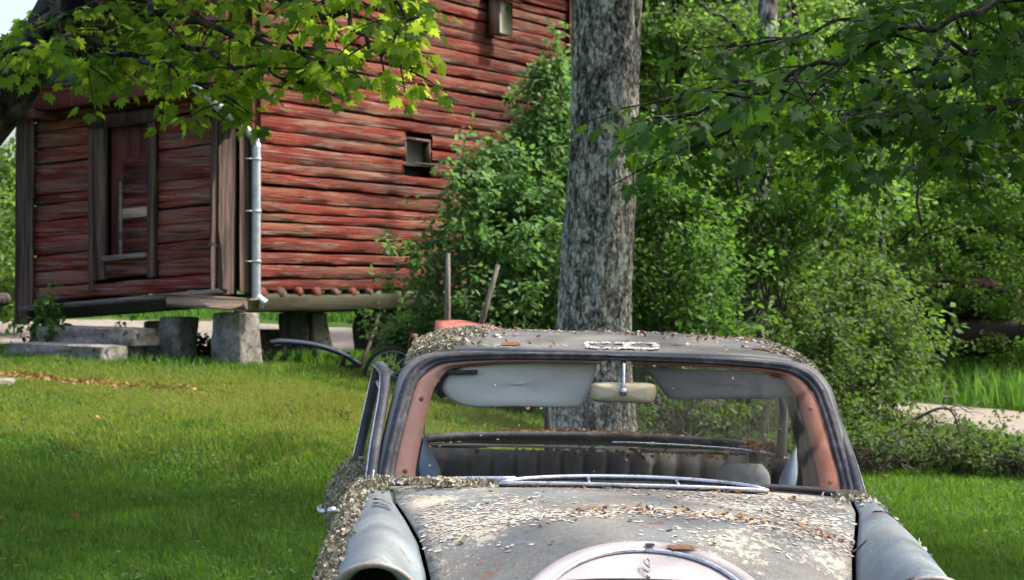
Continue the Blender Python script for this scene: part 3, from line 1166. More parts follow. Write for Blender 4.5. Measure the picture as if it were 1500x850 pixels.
kn.tube([(kx + .06, -.28, kz - .012), (kx + .03, -.30, kz)], [.008, .006], 7)
kn.lathe([(.001, -.016), (.008, -.013), (.012, -.003), (.011, .006), (.001, .010)], (kx + .022, -.30, kz), 'X', 14)
kn.build('fender_knob', M['chrome'], car, True)


# lichen flakes and litter on the car --------------------------------------------------
def surf_sample(mbs, n, wfn):
    C, N, A, U, W = [], [], [], [], []
    for mb in mbs:
        V = np.array(mb.v)
        for f in mb.f:
            if len(f) != 4:
                continue
            p = V[list(f)]
            nn = np.cross(p[1] - p[0], p[3] - p[0]) + np.cross(p[3] - p[2], p[1] - p[2])
            L = np.linalg.norm(nn)
            if L < 1e-9:
                continue
            C.append(p)
            N.append(nn / L)
            A.append(L)
    C, N, A = np.array(C), np.array(N), np.array(A)
    c = C.mean(1)
    w = A * wfn(c, N)
    ids = rng.choice(len(w), n, p=w / w.sum())
    a, b = rng.random((n, 1)), rng.random((n, 1))
    q = C[ids]
    pts = (q[:, 0] * (1 - a) + q[:, 1] * a) * (1 - b) + (q[:, 3] * (1 - a) + q[:, 2] * a) * b
    return pts, N[ids]


def join(parts):
    Vs, Fs, o = [], [], 0
    for V, F in parts:
        Vs.append(V)
        Fs.append(F + o)
        o += len(V)
    return np.concatenate(Vs), np.concatenate(Fs)


def upn(N):
    return np.where(N[:, 2:3] < 0, -N, N)


def pnoise(p, sc, seed=0):
    """cheap smooth noise in 0..1 from sines"""
    x, y, z = (p * sc).T
    return .5 + .25 * (np.sin(x * 1.7 + seed) * np.cos(y * 2.3 + 1.3 * seed) + np.sin((x + y) * 3.1 + z * 2 + seed * 2.1) * .6 + np.sin(x * 5.3 - y * 4.1 + seed) * .4)


parts = []
# hood: pale flaking drifts
w_h = lambda c, N: (sm(.5, .95, pnoise(c, 3.2, 1.0)) * .55 + .025
                    + 2.2 * np.exp(-((c[:, 1] + .62 + .18 * np.abs(c[:, 0] - .1)) / .05) ** 2) * (c[:, 0] > -.5)
                    + 1.6 * np.exp(-(((c[:, 0] - .42) / .13) ** 2 + ((c[:, 1] + .40) / .22) ** 2))
                    + 1.1 * np.exp(-(((c[:, 0] + .40) / .12) ** 2 + ((c[:, 1] + .55) / .12) ** 2))) * (c[:, 1] > -.95)
p, N = surf_sample([hood], 2700, w_h)
N = upn(N)
parts.append(flakes(p, N, .003, .0105, .08, .0015, .13))
# right fender inner edge and crest
p, N = surf_sample([fen_mb[1]], 420, lambda c, N: (np.exp(-((c[:, 1] - .02) / .12) ** 2) + .9 * np.exp(-((c[:, 0] - .765) / .02) ** 2)) * (c[:, 2] > .80))
N[:, 0] = np.abs(N[:, 0])
parts.append(flakes(p, upn(N), .005, .015, .4, .002, .6))
# roof front drift
p, N = surf_sample([roof], 260, lambda c, N: (.15 + np.exp(-((c[:, 1] - 1.0) / .2) ** 2)) * (pnoise(c, 4, 2.) > .5))
parts.append(flakes(p, upn(N), .004, .011, .25, .0015, .3))
V, F = join(parts)
tag(mesh_obj('pale_lichen', V, F, M['lichen_grey'], car), kind='stuff')

parts = []
# left fender: a thick crust on its outer shoulder
p, N = surf_sample([fen_mb[-1]], 9000, lambda c, N: sm(-.69, -.745, c[:, 0]) * (c[:, 2] > .55) * (.4 + (c[:, 2] > .7)) + 1.0 * np.exp(-((c[:, 1] + .02) / .09) ** 2) * (c[:, 0] < -.66))
out = p.copy()
N[:, 0] = -np.abs(N[:, 0])
parts.append(flakes(out, N, .004, .013, .75, .004, .8))
parts.append(flakes(out[:5200] + N[:5200] * .013, N[:5200], .004, .012, .9, .004, .8))
parts.append(flakes(out[:2200] + N[:2200] * .024, N[:2200], .004, .011, .9, .004, .8))
p, N = surf_sample([door_mb[-1]], 5200, lambda c, N: np.exp(-(c[:, 1] / .55) ** 2) * (c[:, 2] > .76))
ca_, sa_ = math.cos(R(7.0)), math.sin(R(7.0))
p = np.stack([p[:, 0] * ca_ - p[:, 1] * sa_, p[:, 0] * sa_ + p[:, 1] * ca_, p[:, 2]], 1) + np.array([-.79, .09, 0])
N[:, 0] = -np.abs(N[:, 0])
parts.append(flakes(p, upn(N), .004, .013, .7, .005, .8))
parts.append(flakes(p[:2500] + N[:2500] * .014, upn(N[:2500]), .004, .012, .8, .005, .8))
# roof corners
p, N = surf_sample([roof], 3200, lambda c, N: (1.0 * sm(-.46, -.60, c[:, 0]) + .9 * sm(.47, .62, c[:, 0])) * sm(.52, .62, c[:, 1]) * (.35 + pnoise(c, 5, .4)))
parts.append(flakes(p, upn(N), .004, .012, .5, .003, .7))
p, N = surf_sample([roof], 1300, lambda c, N: 1.0 * sm(-.35, -.58, c[:, 0]) * np.exp(-((c[:, 1] - .9) / .3) ** 2))
parts.append(flakes(p + np.array([0, 0, .010]), upn(N), .004, .013, .8, .004, .8))
# behind the cowl trim at the left
p = np.stack([rng.normal(-.50, .07, 260), rng.normal(-.035, .035, 260), np.zeros(260)], 1)
p[:, 2] = .978 + rng.random(260) * .014
parts.append(flakes(p, np.tile([0, 0, 1.], (260, 1)), .005, .014, .8, .002, .9))
p = np.stack([rng.normal(.66, .035, 120), rng.normal(.03, .06, 120), .962 + rng.random(120) * .01], 1)
parts.append(flakes(p, np.tile([0, 0, 1.], (120, 1)), .005, .014, .8, .002, .9))
V, F = join(parts)
tag(mesh_obj('crust_lichen', V, F, M['lichen'], car), kind='stuff')

parts = []
# dry leaf litter
p, N = surf_sample([boot], 900, lambda c, N: 1.0 * (c[:, 1] < 2.5) * (c[:, 2] > .9))
parts.append(flakes(p, upn(N), .006, .018, .5, .004, .8, 5))
p, N = surf_sample([hood], 190, lambda c, N: np.exp(-((c[:, 1] + .60 + .15 * np.abs(c[:, 0] - .1)) / .05) ** 2) * (c[:, 0] > -.2) + .8 * np.exp(-(((c[:, 0] - .43) / .05) ** 2 + ((c[:, 1] + .16) / .06) ** 2)) + .012)
parts.append(flakes(p, upn(N), .004, .012, .35, .002, .5, 5))
p, N = surf_sample([roof], 110, lambda c, N: .1 + np.exp(-((c[:, 0] - .42) ** 2 + (c[:, 1] - .95) ** 2) / .02) + .6 * np.exp(-((c[:, 0] - .2) / .2) ** 2 - ((c[:, 1] - 1.0) / .15) ** 2))
parts.append(flakes(p, upn(N), .005, .014, .7, .003, .8, 5))
p = np.stack([rng.uniform(-.28, .34, 110), rng.normal(-.10, .008, 110), np.full(110, .985)], 1)
parts.append(flakes(p, np.tile([0, 0, 1.], (110, 1)), .004, .011, .5, .002, .5, 5))
p = np.stack([rng.normal(.60, .03, 60), rng.normal(1.70, .04, 60), .965 + rng.random(60) * .03], 1)
parts.append(flakes(p, np.tile([0, 0, 1.], (60, 1)), .008, .02, .8, .002, .8, 5))
p = np.stack([rng.normal(.05, .2, 90), rng.uniform(1.60, 1.66, 90), rng.uniform(.935, .962, 90)], 1)
parts.append(flakes(p, np.tile([0, -.7, .7], (90, 1)), .006, .018, .6, .002, .6, 5))
V, F = join(parts)
tag(mesh_obj('dry_litter', V, F, M['litter'], car), kind='stuff')

# ================================================================== GROUND
def zg(x, y):
    x, y = np.asarray(x, float), np.asarray(y, float)
    L = 1 - sm(-2.4, 2.2, x)
    left = .78 * sm(9.3, 20.0, y) - .14 * sm(22.5, 27.5, y) + .42 * sm(28.5, 37, y) + .15 * sm(38, 48, y)
    right = .40 * sm(26, 36, y) + .6 * sm(36, 52, y)
    far = sm(2, 8, y)
    left = left + .10 * sm(-2.6, -4.6, -np.abs(x)) * 0 + .09 * (1 - sm(-4.9, -2.7, x)) * sm(14.5, 18.5, y)
    nz = .018 * np.sin(x * 1.3 + .7 * y) * np.sin(y * .9 - .4 * x) + .010 * np.sin(x * 3.1 + 1) * np.sin(y * 2.7)
    return L * left + (1 - L) * right + nz * far


def zg1(x, y):
    return float(zg(x, y))


xs = np.concatenate([np.linspace(-260, -20, 14)[:-1], np.linspace(-20, 20, 161), np.linspace(20, 260, 14)[1:]])
ys = np.concatenate([np.linspace(-60, 0, 10)[:-1], np.linspace(0, 56, 225), np.linspace(56, 420, 16)[1:]])
X, Y = np.meshgrid(xs, ys)
Z = zg(X, Y)
nx, ny = len(xs), len(ys)
ii = (np.arange(ny - 1)[:, None] * nx + np.arange(nx - 1)[None, :]).ravel()
tag(mesh_obj('ground', np.stack([X.ravel(), Y.ravel(), Z.ravel()], 1), np.stack([ii, ii + 1, ii + nx + 1, ii + nx], 1), M['ground'], None, True), kind='structure')


def strip(name, pts, width, mat, lift=.03, n=90, across=9, wob=.25, wide=None):
    path = smooth_poly(pts, 10)
    rows = []
    for i, p in enumerate(path):
        T = path[min(i + 1, len(path) - 1)] - path[max(i - 1, 0)]
        T /= np.linalg.norm(T)
        Nn = np.array([-T[1], T[0]])
        w1 = width / 2 * (1 + wob * math.sin(i * .9) * .5 + random.uniform(-.5, .5) * wob)
        w2 = width / 2 * (1 + wob * math.sin(i * .7 + 2) * .5 + random.uniform(-.5, .5) * wob)
        if wide is not None:
            w1, w2 = w1 * wide(p), w2 * wide(p)
        row = []
        for t in np.linspace(-1, 1, across):
            q = p + Nn * t * (w1 if t > 0 else w2)
            row.append((q[0], q[1], zg1(*q) + lift * (1 - t ** 4) - .01 * t ** 4))
        rows.append(row)
    mb = MB()
    mb.grid(rows)
    return mb.build(name, mat, None, True)


road_pts = [(15, 11), (11, 15.2), (8.2, 18.8), (6.2, 22.3), (5.2, 25.6), (3.0, 28.8), (-1, 31.0), (-5, 31.6), (-10, 31.6), (-18, 30.5)]
tag(strip('gravel_road', road_pts, 2.5, M['gravel'], wob=.10, wide=lambda p: 1 + 1.1 * float(sm(3, -2, p[0]))), kind='structure')
soil_pts = [(-5.4, 17.6), (-4.6, 17.9), (-3.6, 17.6), (-2.8, 17.2), (-2.2, 16.7)]
tag(strip('soil_strip', soil_pts, .55, M['soil'], .022, wob=.5), kind='structure')

M['tan'] = wood_mat('tan repair board', (.40, .28, .18), (.62, .48, .34), dark=(.2, .13, .08), axis='Y')
# ================================================================== LOG STOREHOUSE
TH = math.atan2(.8824, .4706)
HO = np.array([-2.667, 20.0, .84])
house = empty('log_storehouse', tuple(HO), (0, 0, TH))
tag(house, 'old red log storehouse standing on stone pillars with a galvanised downpipe', 'storehouse')
HM = Matrix.Rotation(TH, 3, 'Z')


def hw(x, y, z):
    """house-local -> world"""
    v = HM @ Vector((x, y, z))
    return np.array([v.x + HO[0], v.y + HO[1], v.z + HO[2]])


def sag(mb):
    mb.v = [(x, y, z - .065 * y * float(sm(4, 1, x))) for x, y, z in mb.v]
    return mb


def log_course(mb, along, a0, a1, z0, z1, face, bulge, rough, seed, n=34):
    """one hewn log; along 'x' (face at y=face, outwards -y) or 'y' (face at x=face, outwards -x)"""
    r = random.Random(seed)
    ph = [r.uniform(0, 6.28) for _ in range(8)]
    prof = [(.015, -.085), (.03, .15), (.10, .80), (.45, 1.0), (.82, .80), (.95, .25), (.985, -.085)]
    rows = []
    for i in range(n + 1):
        t = i / n
        a = a0 + (a1 - a0) * t
        wl = .008 * math.sin(a * .9 + ph[0]) + .003 * math.sin(a * 4.3 + ph[1]) + r.uniform(-.003, .003)
        wh = .008 * math.sin(a * .8 + ph[2]) + .003 * math.sin(a * 5.1 + ph[3]) + r.uniform(-.003, .003)
        row = []
        for (f, d) in prof:
            z = z0 + wl + (z1 + wh - z0 - wl) * f
            dd = (d * bulge * (1 + .25 * math.sin(a * 2.3 + ph[4])) if d > 0 else d) + rough * (r.uniform(-1, 1) + math.sin(a * 7 + ph[5] + f * 9)) * (d > 0) + .012 * math.sin(a * .9 + ph[6])
            row.append((a, face - dd, z) if along == 'x' else (face - dd, a, z))
        rows.append(row)
    mb.grid(rows)


def wall_logs(along, segs, z0, z1, face, bulge, rough, h0, seed, skip=None):
    mb = MB()
    r = random.Random(seed)
    z = z0
    k = 0
    while z < z1:
        h = h0 * r.uniform(.70, 1.30)
        for a0, a1 in segs:
            cuts = [(a0, a1)]
            if skip and z + h > skip[2] and z < skip[3]:
                cuts = [(a0, skip[0]), (skip[1], a1)]
            for c0, c1 in cuts:
                if c1 - c0 > .05:
                    log_course(mb, along, c0, c1, z, z + h, face, bulge, rough, seed * 100 + k, max(4, int((c1 - c0) * 8)))
        z += h
        k += 1
    return mb


WX0, WX1, WZ0, WZ1 = 3.10, 3.68, 2.11, 2.40
lw = wall_logs('x', [(.10, 7.25)], .70, 4.9, 0.0, .024, .003, .138, 3, (WX0, WX1, WZ0 - .02, WZ1))
lw_o = lw.build('log_wall', M['logs'], house, True)
lw_o.modifiers.new('e', 'EDGE_SPLIT').split_angle = R(50)
lf = wall_logs('y', [(.14, 2.66)], .74, 2.70, 0.0, .014, .002, .142, 5, (.98, 1.76, .93, 2.48))
sag(lf).build('log_wall', M['logs_worn'], house, True)
# core that closes the walls behind the logs
cr = MB()
cr.box((3.68, 1.40, 1.75), (7.1, 2.55, 2.1))
cr.box((3.68, .55, 3.6), (7.1, .85, 1.7))
core = cr.build('inner_wall', M['hole'], house)
# upper storey: jettied over the door side, horizontal boards
ju = wall_logs('y', [(-.06, 2.80)], 2.74, 3.05, -.30, .012, .002, .15, 8)
for q, (y1, z1) in enumerate(((1.25, 3.2), (1.05, 3.4), (.85, 3.6), (.65, 3.8), (.45, 4.0), (.25, 4.2))):
    log_course(ju, 'y', -.06, y1, z1 - .2, z1, -.30, .012, .002, 90 + q, 8)
r_top = []
sag(ju).build('jetty_wall', M['logs_worn'], house, True)
jb = MB()
jb.box((-.16, 1.38, 2.70), (.34, 2.95, .06), None, .008)
jb.box((-.345, 1.38, 2.735), (.03, 2.98, .15), None, .008)
sag(jb).build('jetty_board', M['boardred'], house)
for y, z, h in ((-.075, 3.45, 1.5), (2.82, 2.90, .42)):
    js = MB()
    js.box((-.15, y, z), (.32, .03, h), None, .005)
    sag(js).build('jetty_side', M['boardred'], house)
for y in (.35, 2.25):
    jo = MB()
    jo.box((-.26, y, 2.62), (.40, .12, .11), None, .02)
    sag(jo).build('joist', M['logs'], house)
up = MB()
up.box((-.335, 1.95, 2.98), (.03, .42, .20), None, .006)
upo = sag(up).build('window', M['greywood'], house)
up = MB()
up.box((-.353, 1.95, 2.98), (.012, .32, .12), None, .002)
sag(up).build('pane', M['oldglass'], upo)
# roof
def roof_y(y):
    return 4.62 - 1.0 * y if y < 1.35 else 3.27 - .24 * (y - 1.35)


rf = MB()
rows = []
for x in np.linspace(-.75, 7.8, 20):
    rows.append([(x, y, roof_y(y) + random.uniform(-.012, .012)) for y in np.linspace(-.48, 3.05, 20)])
rf.grid(rows)
rfo = rf.build('roof', M['roofing'], house, False, solid=.09)
for x in (-.77, 7.82):
    vb = MB()
    pr = [(y, roof_y(y)) for y in (-.5, 1.35, 3.08)]
    vb.grid([[(x, y, z + .01), (x, y, z - .15)] for y, z in pr])
    vb.build('verge_board', M['boardred'], rfo, solid=.03)
# corner boards
for (x, y, sx, sy, z0, z1) in ((-.050, .10, .035, .20, .66, 2.70), (-.075, .245, .03, .075, .72, 2.70), (-.055, 2.69, .035, .19, .52, 2.72), (-.08, 2.56, .03, .07, .62, 2.72)):
    cb = MB()
    cb.box((x, y, (z0 + z1) / 2), (sx, sy, z1 - z0), Matrix.Rotation(R(.5), 3, 'X'), .006)
    sag(cb).build('corner_board', M['board'], house)
for (x, y, sx, sy, z, sz, mt) in ((.02, -.070, .17, .04, 2.75, 4.15, 'board'), (.185, -.075, .12, .035, 2.72, 4.1, 'boardred'), (7.2, -.075, .16, .035, 2.72, 4.1, 'boardred')):
    cb = MB()
    cb.box((x, y, z), (sx, sy, sz), None, .006)
    cb.build('corner_board', M[mt], house)
# door: frame, recessed leaf of three boards, pale patch, sill
df = MB()
df.box((-.045, 1.68, 1.72), (.07, .15, 1.62), None, .008)
df.box((-.075, 1.775, 1.66), (.03, .055, 1.72), None, .005)
df.box((-.045, 1.025, 1.72), (.07, .09, 1.66), None, .008)
df.box((-.060, 1.36, 2.50), (.09, .88, .12), None, .008)
dfo = sag(df).build('door_frame', M['board'], house)
ds = MB()
ds.box((-.05, 1.34, 1.12), (.12, .56, .055), None, .008)
sag(ds).build('threshold', M['greywood'], house)
ds = MB()
ds.box((-.03, 1.36, 1.01), (.05, .66, .17), None, .01)
sag(ds).build('apron_board', M['logs_worn'], house)
dl = MB()
for k, (y0, y1) in enumerate(((1.08, 1.24), (1.245, 1.40), (1.405, 1.60))):
    dl.box((.035 + .004 * k, (y0 + y1) / 2, 1.80), (.03, y1 - y0, 1.30), None, .005)
dlo = sag(dl).build('door', M['boardred'], house)
dp = MB()
for z in (1.235, 1.375, 1.51, 1.645, 1.785, 1.92, 2.05):
    dp.box((.012, 1.25, z), (.018, .36, .134), Matrix.Rotation(R(random.uniform(-.6, .6)), 3, 'X'), .003)
sag(dp).build('lower_boarding', M['logs_worn'], dlo)
dp = MB()
dp.box((-.006, 1.25, 1.56), (.02, .35, .10), None, .003)
sag(dp).build('repair_board', M['tan'], dlo)
dp = MB()
dp.box((-.005, 1.45, 1.52), (.03, .035, .74), None, .004)
sag(dp).build('loose_batten', M['greywood'], dlo)
# hatch window in the long wall
wn = MB()
wn.box(((WX0 + WX1) / 2, .075, (WZ0 + WZ1) / 2), (WX1 - WX0, .02, WZ1 - WZ0), None, .003)
wno = wn.build('window', M['oldglass'], house)
wn = MB()
wn.box((WX1 - .02, .03, (WZ0 + WZ1) / 2), (.04, .10, WZ1 - WZ0))
wn.box((WX0 + .02, .03, (WZ0 + WZ1) / 2), (.04, .10, WZ1 - WZ0))
wn.box(((WX0 + WX1) / 2, .025, WZ1 - .015), (WX1 - WX0 - .08, .12, .03))
wn.build('reveal', M['board'], wno)
wn = MB()
wn.box(((WX0 + WX1) / 2, .0, WZ0 + .0), (WX1 - WX0 + .05, .14, .03), None, .005)
wn.build('sill', M['greywood'], wno)
# sill timbers and loose planks
st = MB()
n = 30
rows = []
for i in range(n + 1):
    x = .12 + 7.0 * i / n
    w = .008 * math.sin(x * 3) + random.uniform(-.005, .005)
    rows.append([(x, .15, .47 + w), (x, -.035, .475 + w), (x, -.055 + w, .50), (x, -.060 + w, .62), (x, -.04, .655 + w), (x, .15, .66)])
st.grid(rows, closed=True)
st.add(rows[0], [tuple(range(6))])
st.build('sill_beam', M['sill'], house, False)
for k, x in enumerate((.35, .68, 1.0, 1.33, 1.68, 2.02, 2.36)):
    rr = .055 + random.uniform(-.014, .014)
    st = MB()
    st.lathe([(.002, -.050), (rr * .9, -.048), (rr, -.035), (rr, .08)], (x, 0, .672 + random.uniform(-.01, .01)), 'Y', 14)
    st.build('joist_end', M['boardred' if k in (0, 2, 3, 5) else 'board'], house, True)
st = MB()
st.box((.05, 1.40, .63), (.16, 2.6, .17), None, .02, .008)
sag(st).build('sill_beam', M['sill'], house)
st = MB()
st.box((-.13, 1.36, .685), (.14, 2.55, .055), Matrix.Rotation(R(-.5), 3, 'X'), .012, .008)
sag(st).build('weather_board', M['greywood'], house)
st = MB()
st.box((-.14, .22, .585), (.22, .98, .12), Matrix.Rotation(R(3), 3, 'X'), .014, .008)
st.build('timber_end', M['plank'], house)
st = MB()
st.box((3.7, 1.4, .60), (6.9, 2.3, .08))
st.build('floor', M['sill'], house)
# a curled splinter on the front corner
st = MB()
st.tube([(-.075, .30, 1.14), (-.11, .24, 1.155), (-.12, .17, 1.13)], [.012, .016, .006], 6)
st.build('splinter', M['greywood'], house)
# downpipe
dp = MB()
path = [(-.40, .22, 2.66), (-.38, .16, 2.60), (.02, -.10, 2.24), (.085, -.135, 2.12), (.09, -.14, 2.0), (.09, -.14, .72), (.095, -.15, .63), (.13, -.22, .565)]
dp.tube(smooth_poly(path[:1] + path[1:], 5), .046, 14, cap=False)
dpo = dp.build('downpipe', M['steel'], house, True)
for z in (1.98, 1.47, .98):
    cl = MB()
    cl.lathe([(.050, -.012), (.053, -.010), (.053, .010), (.050, .012)], (.09, -.14, z), 'Z', 16)
    cl.tube([(.04, -.14, z), (-.02, -.09, z)], .006, 5)
    cl.build('pipe_clamp', M['steel'], dpo, True)


# stone pillars --------------------------------------------------------------
def rock(name, w, d, h, seed, taper=.85, mat='stone', jit=.018):
    r = random.Random(seed)
    mb = MB()
    n, m = 7, 5
    rows = []
    ph = [r.uniform(0, 6) for _ in range(6)]
    ring_n = 24
    for i in range(n + 1):
        t = i / n
        s = 1 - (1 - taper) * t
        row = []
        for k in range(ring_n):
            a = 2 * math.pi * k / ring_n
            ca, sa = math.cos(a), math.sin(a)
            q = max(abs(ca), abs(sa)) ** .97
            x, y = w / 2 * ca / q * s, d / 2 * sa / q * s
            j = jit * (math.sin(5 * a + 3 * t + ph[0]) + math.sin(3 * a - 7 * t + ph[1]) + r.uniform(-.7, .7))
            row.append((x * (1 + j / w), y * (1 + j / d), h * t + r.uniform(-.3, .3) * jit * (0 < i < n)))
        rows.append(row)
    mb.grid(rows, closed=True)
    c = [(x * .8, y * .8, z + .012) for x, y, z in rows[-1]]
    mb.grid([rows[-1], c], closed=True)
    mb.add(c, [tuple(range(ring_n))])
    o = mb.build(name, M[mat], None, False)
    return o


def at_house(o, x, y, z, rz=0):
    o.location = tuple(hw(x, y, z))
    o.rotation_euler = (0, 0, TH + rz)
    return o


pl = [(.10, .10, .40, .36, .60, 'pale lichened stone pillar under the front corner beside the downpipe'),
      (.16, .86, .34, .32, .58, 'squat brown stone pillar under the door side next to the step slabs'),
      (1.75, .40, .46, .40, .60, 'dark wide stone pillar behind the blue sled under the long wall'),
      (3.25, .45, .44, .38, .62, 'shaded stone pillar under the long wall next to the lilac'),
      (1.1, 1.75, .40, .36, .60, 'shaded stone pillar under the house behind the step slabs'),
      (.20, 2.55, .34, .32, .40, 'low stone pillar under the outer corner of the door side')]
for k, (x, y, w, d, h, lab) in enumerate(pl):
    p = hw(x, y, 0)
    gz = zg1(p[0], p[1]) - .10
    topz = HO[2] + .475 - (.065 * y if x < 3 else 0)
    o = rock('stone_pillar', w, d, topz - gz, 20 + k)
    at_house(o, x, y, 0, R(random.uniform(-6, 6)))
    o.location.z = gz
    tag(o, lab, 'stone pillar', 'stone pillars under the storehouse')
for (px, py, d, w, dp_, h, rz, lab) in ((143, 506, 20.15, 1.18, .46, .17, 0, 'upper grey granite step slab below the storehouse door'),
                                      (95, 527, 19.75, 1.20, .44, .145, R(1), 'lower longer granite step slab lying in the grass')):
    p = P(px, py, d)
    g_ = zg1(p[0], p[1]) - .05
    th = .155
    o = rock('step_slab', dp_, w, th, int(px), .97, jit=.014)
    o.location = (p[0], p[1], p[2] + h - th)
    for dx_ in (-.36, .34):
        q_ = HM @ Vector((0, -dx_, 0))
        gz_ = zg1(p[0] + q_.x, p[1] + q_.y) - .06
        if p[2] + h - th - gz_ > .07:
            ss = rock('support_stone', .34, .30, p[2] + h - th - gz_, int(px) + 5 + int(dx_ * 10), .9, jit=.02)
            ss.location = (p[0] + q_.x, p[1] + q_.y, gz_)
            ss.rotation_euler = (0, 0, TH + .2)
            tag(ss, 'rough stone propping up the %s step slab at its end %s' % (('upper' if px > 120 else 'lower'), ('nearer the squat pillar' if dx_ > 0 else 'nearer the outer house corner')), 'stone', 'stones propping the step slabs')
    o.rotation_euler = (R(1), 0, TH + rz)
    tag(o, lab, 'stone slab', 'granite slabs in front of the storehouse')
o = rock('flat_stone', .6, .45, .10, 77, .8)
o.location = tuple(P(-22, 578, 17.4))
o.location.z = zg1(o.location.x, 17.4) - .05
tag(o, 'flat grey stone sunk into the lawn near the worn soil strip', 'stone')

for k, (x, y, w_, d_, h_, lab) in enumerate(((2.5, 1.5, .9, .5, .36, 'dark boulder stored deep under the storehouse floor'), (1.0, 2.3, .7, .5, .34, 'dark boulder under the door side floor behind the squat pillar'))):
    o = rock('boulder', w_, d_, h_, 60 + k, .6, jit=.03)
    p = hw(x, y, 0)
    at_house(o, x, y, 0, .3 * k)
    o.location.z = zg1(p[0], p[1]) - .06
    tag(o, lab, 'boulder')
# birdhouse on the long wall ------------------------------------------------------
bh = empty('birdhouse', tuple(hw(5.08, -.075, 3.74)), (0, 0, TH))
tag(bh, 'pale wooden birdhouse with a round hole hung high on the red log wall', 'birdhouse')
b = MB()
wb, db, hb = .27, .15, .40
b.grid([[(-wb / 2, 0, 0), (-wb / 2, -db, 0)], [(-wb / 2, 0, hb + .06), (-wb / 2, -db, hb)]])
b.grid([[(wb / 2, -db, 0), (wb / 2, 0, 0)], [(wb / 2, -db, hb), (wb / 2, 0, hb + .06)]])
b.grid([[(-wb / 2, -db, 0), (-wb / 2, 0, 0)], [(wb / 2, -db, 0), (wb / 2, 0, 0)]])
b.build('side_board', M['birdshade'], bh, solid=.015)
b = MB()
b.box((0, -db - .011, hb / 2), (wb + .02, .02, hb - .01), None, .003)
b.build('front_board', M['birdbox'], bh)
b = MB()
b.lathe([(.001, -.004), (.030, -.004), (.032, 0)], (0, -db - .022, hb * .76), 'Y', 16)
b.build('entrance_hole', M['hole'], bh)
b = MB()
b.box((0, -.11, hb + .045), (wb + .12, .32, .03), Matrix.Rotation(R(20), 3, 'X'), .004)
b.build('roof_board', M['boardred'], bh)

# things under and beside the house -----------------------------------------------
sl = empty('blue_sled', tuple(P(462, 528, 20.4)), (0, 0, R(8)))
sl.location.z = zg1(sl.location.x, 20.4)
tag(sl, 'faded blue farm sled resting in the shade under the storehouse', 'sled')
for dy in (-.05, .42):
    b = MB()
    pth = smooth_poly([(-.45, dy, .27), (-.30, dy, .275), (0, dy, .24), (.25, dy, .16), (.42, dy, .06)], 6)
    b.tube(pth, .024, 8)
    b.build('rail', M['blue'], sl, True)
    b = MB()
    b.tube(smooth_poly([(-.55, dy, .20), (-.45, dy, .06), (-.2, dy, .02), (.3, dy, .02), (.45, dy, .06)], 5), .026, 7)
    b.build('runner', M['darkiron'], sl, True)
    for x in (-.3, .0, .28):
        b = MB()
        b.tube([(x, dy, .02), (x, dy, .24 - .25 * max(0, x))], .018, 6)
        b.build('upright', M['darkiron'], sl)
for x in (-.36, -.22, -.08, .06, .2, .32):
    b = MB()
    b.box((x, .185, .235 - .22 * max(0, x)), (.07, .46, .02), None, .004)
    b.build('slat', M['blue'], sl)
wl = empty('spoked_wheel', tuple(P(572, 548, 19.3)), (R(12), 0, R(18)))
tag(wl, 'grey spoked wheel leaning in the grass below the long wall', 'wheel')
b = MB()
b.lathe([(.235, -.02), (.262, -.024), (.27, 0), (.262, .024), (.235, .02), (.235, -.02)], (0, 0, 0), 'Y', 40)
b.build('tyre', M['tyre'], wl, True)
b = MB()
b.lathe([(.222, -.012), (.236, -.014), (.236, .014), (.222, .012), (.222, -.012)], (0, 0, 0), 'Y', 40)
b.build('rim', M['steel'], wl, True)
b = MB()
b.lathe([(.002, -.05), (.03, -.05), (.035, 0), (.03, .05), (.002, .05)], (0, 0, 0), 'Y', 14)
for k in range(14):
    a = 2 * math.pi * k / 14
    b.tube([(0, .03 * (-1) ** k, 0), (.225 * math.cos(a), 0, .225 * math.sin(a))], .005, 5)
b.build('spokes', M['steel'], wl, True)
for nm, a_, b_, da, db2, r_, lab in (('leaning_pole', (523, 530), (556, 462), 20.6, 21.2, .022, 'dark pole leaning up against the floor timbers under the storehouse'),
                               ('prop_post', (456, 520), (454, 455), 21.5, 21.5, .03, 'thin upright prop post under the storehouse behind the blue sled')):
    A_, B_ = P(*a_, da), P(*b_, db2)
    A_[2] = min(A_[2], zg1(A_[0], A_[1]) - .02)
    b = MB()
    b.tube([A_, (A_ + B_) / 2 + np.array([.01, 0, 0]), B_], [r_, r_ * .95, r_ * .85], 8)
    tag(b.build(nm, M['darkiron'], None, True), lab, 'post')
# horse rake with raised shafts, faded red cover
hk = empty('horse_rake', tuple(P(690, 480, 18.3)), (0, 0, R(10)))
gz = zg1(hk.location.x, 18.3)
hk.location.z = gz
tag(hk, 'rusty red horse drawn farm machine with two grey shafts raised, behind the car roof', 'farm machine')
topz = CAM_H - (470 - 425) / FPX * 18.3 - gz
b = MB()
rows = []
for t in np.linspace(0, 1, 9):
    a = math.pi * (.05 + .9 * t)
    rows.append([(x - .12 * t, .25 * math.cos(a), topz - .30 + .30 * math.sin(a) - .10 * (x + .2) ** 2 - .14 * max(0, x)) for x in np.linspace(-.26, .38, 9)])
b.grid(rows)
b.build('cover', M['redrust'], hk, True, solid=.008)
for (xa, za, xb, zb) in ((-.235, topz - .5, -.215, topz + .60), (-.06, topz - .5, .235, topz + .50)):
    b = MB()
    b.tube([(xa, .02, za), ((xa + xb) / 2 + .012, .0, (za + zb) / 2), (xb, -.05, zb)], [.030, .027, .020], 8)
    b.build('shaft', M['pole'], hk, True)
b = MB()
b.tube([(-.5, .1, .36), (.55, .1, .36)], .022, 8)
b.tube([(-.15, .1, .36), (-.15, .05, topz - .25)], .02, 6)
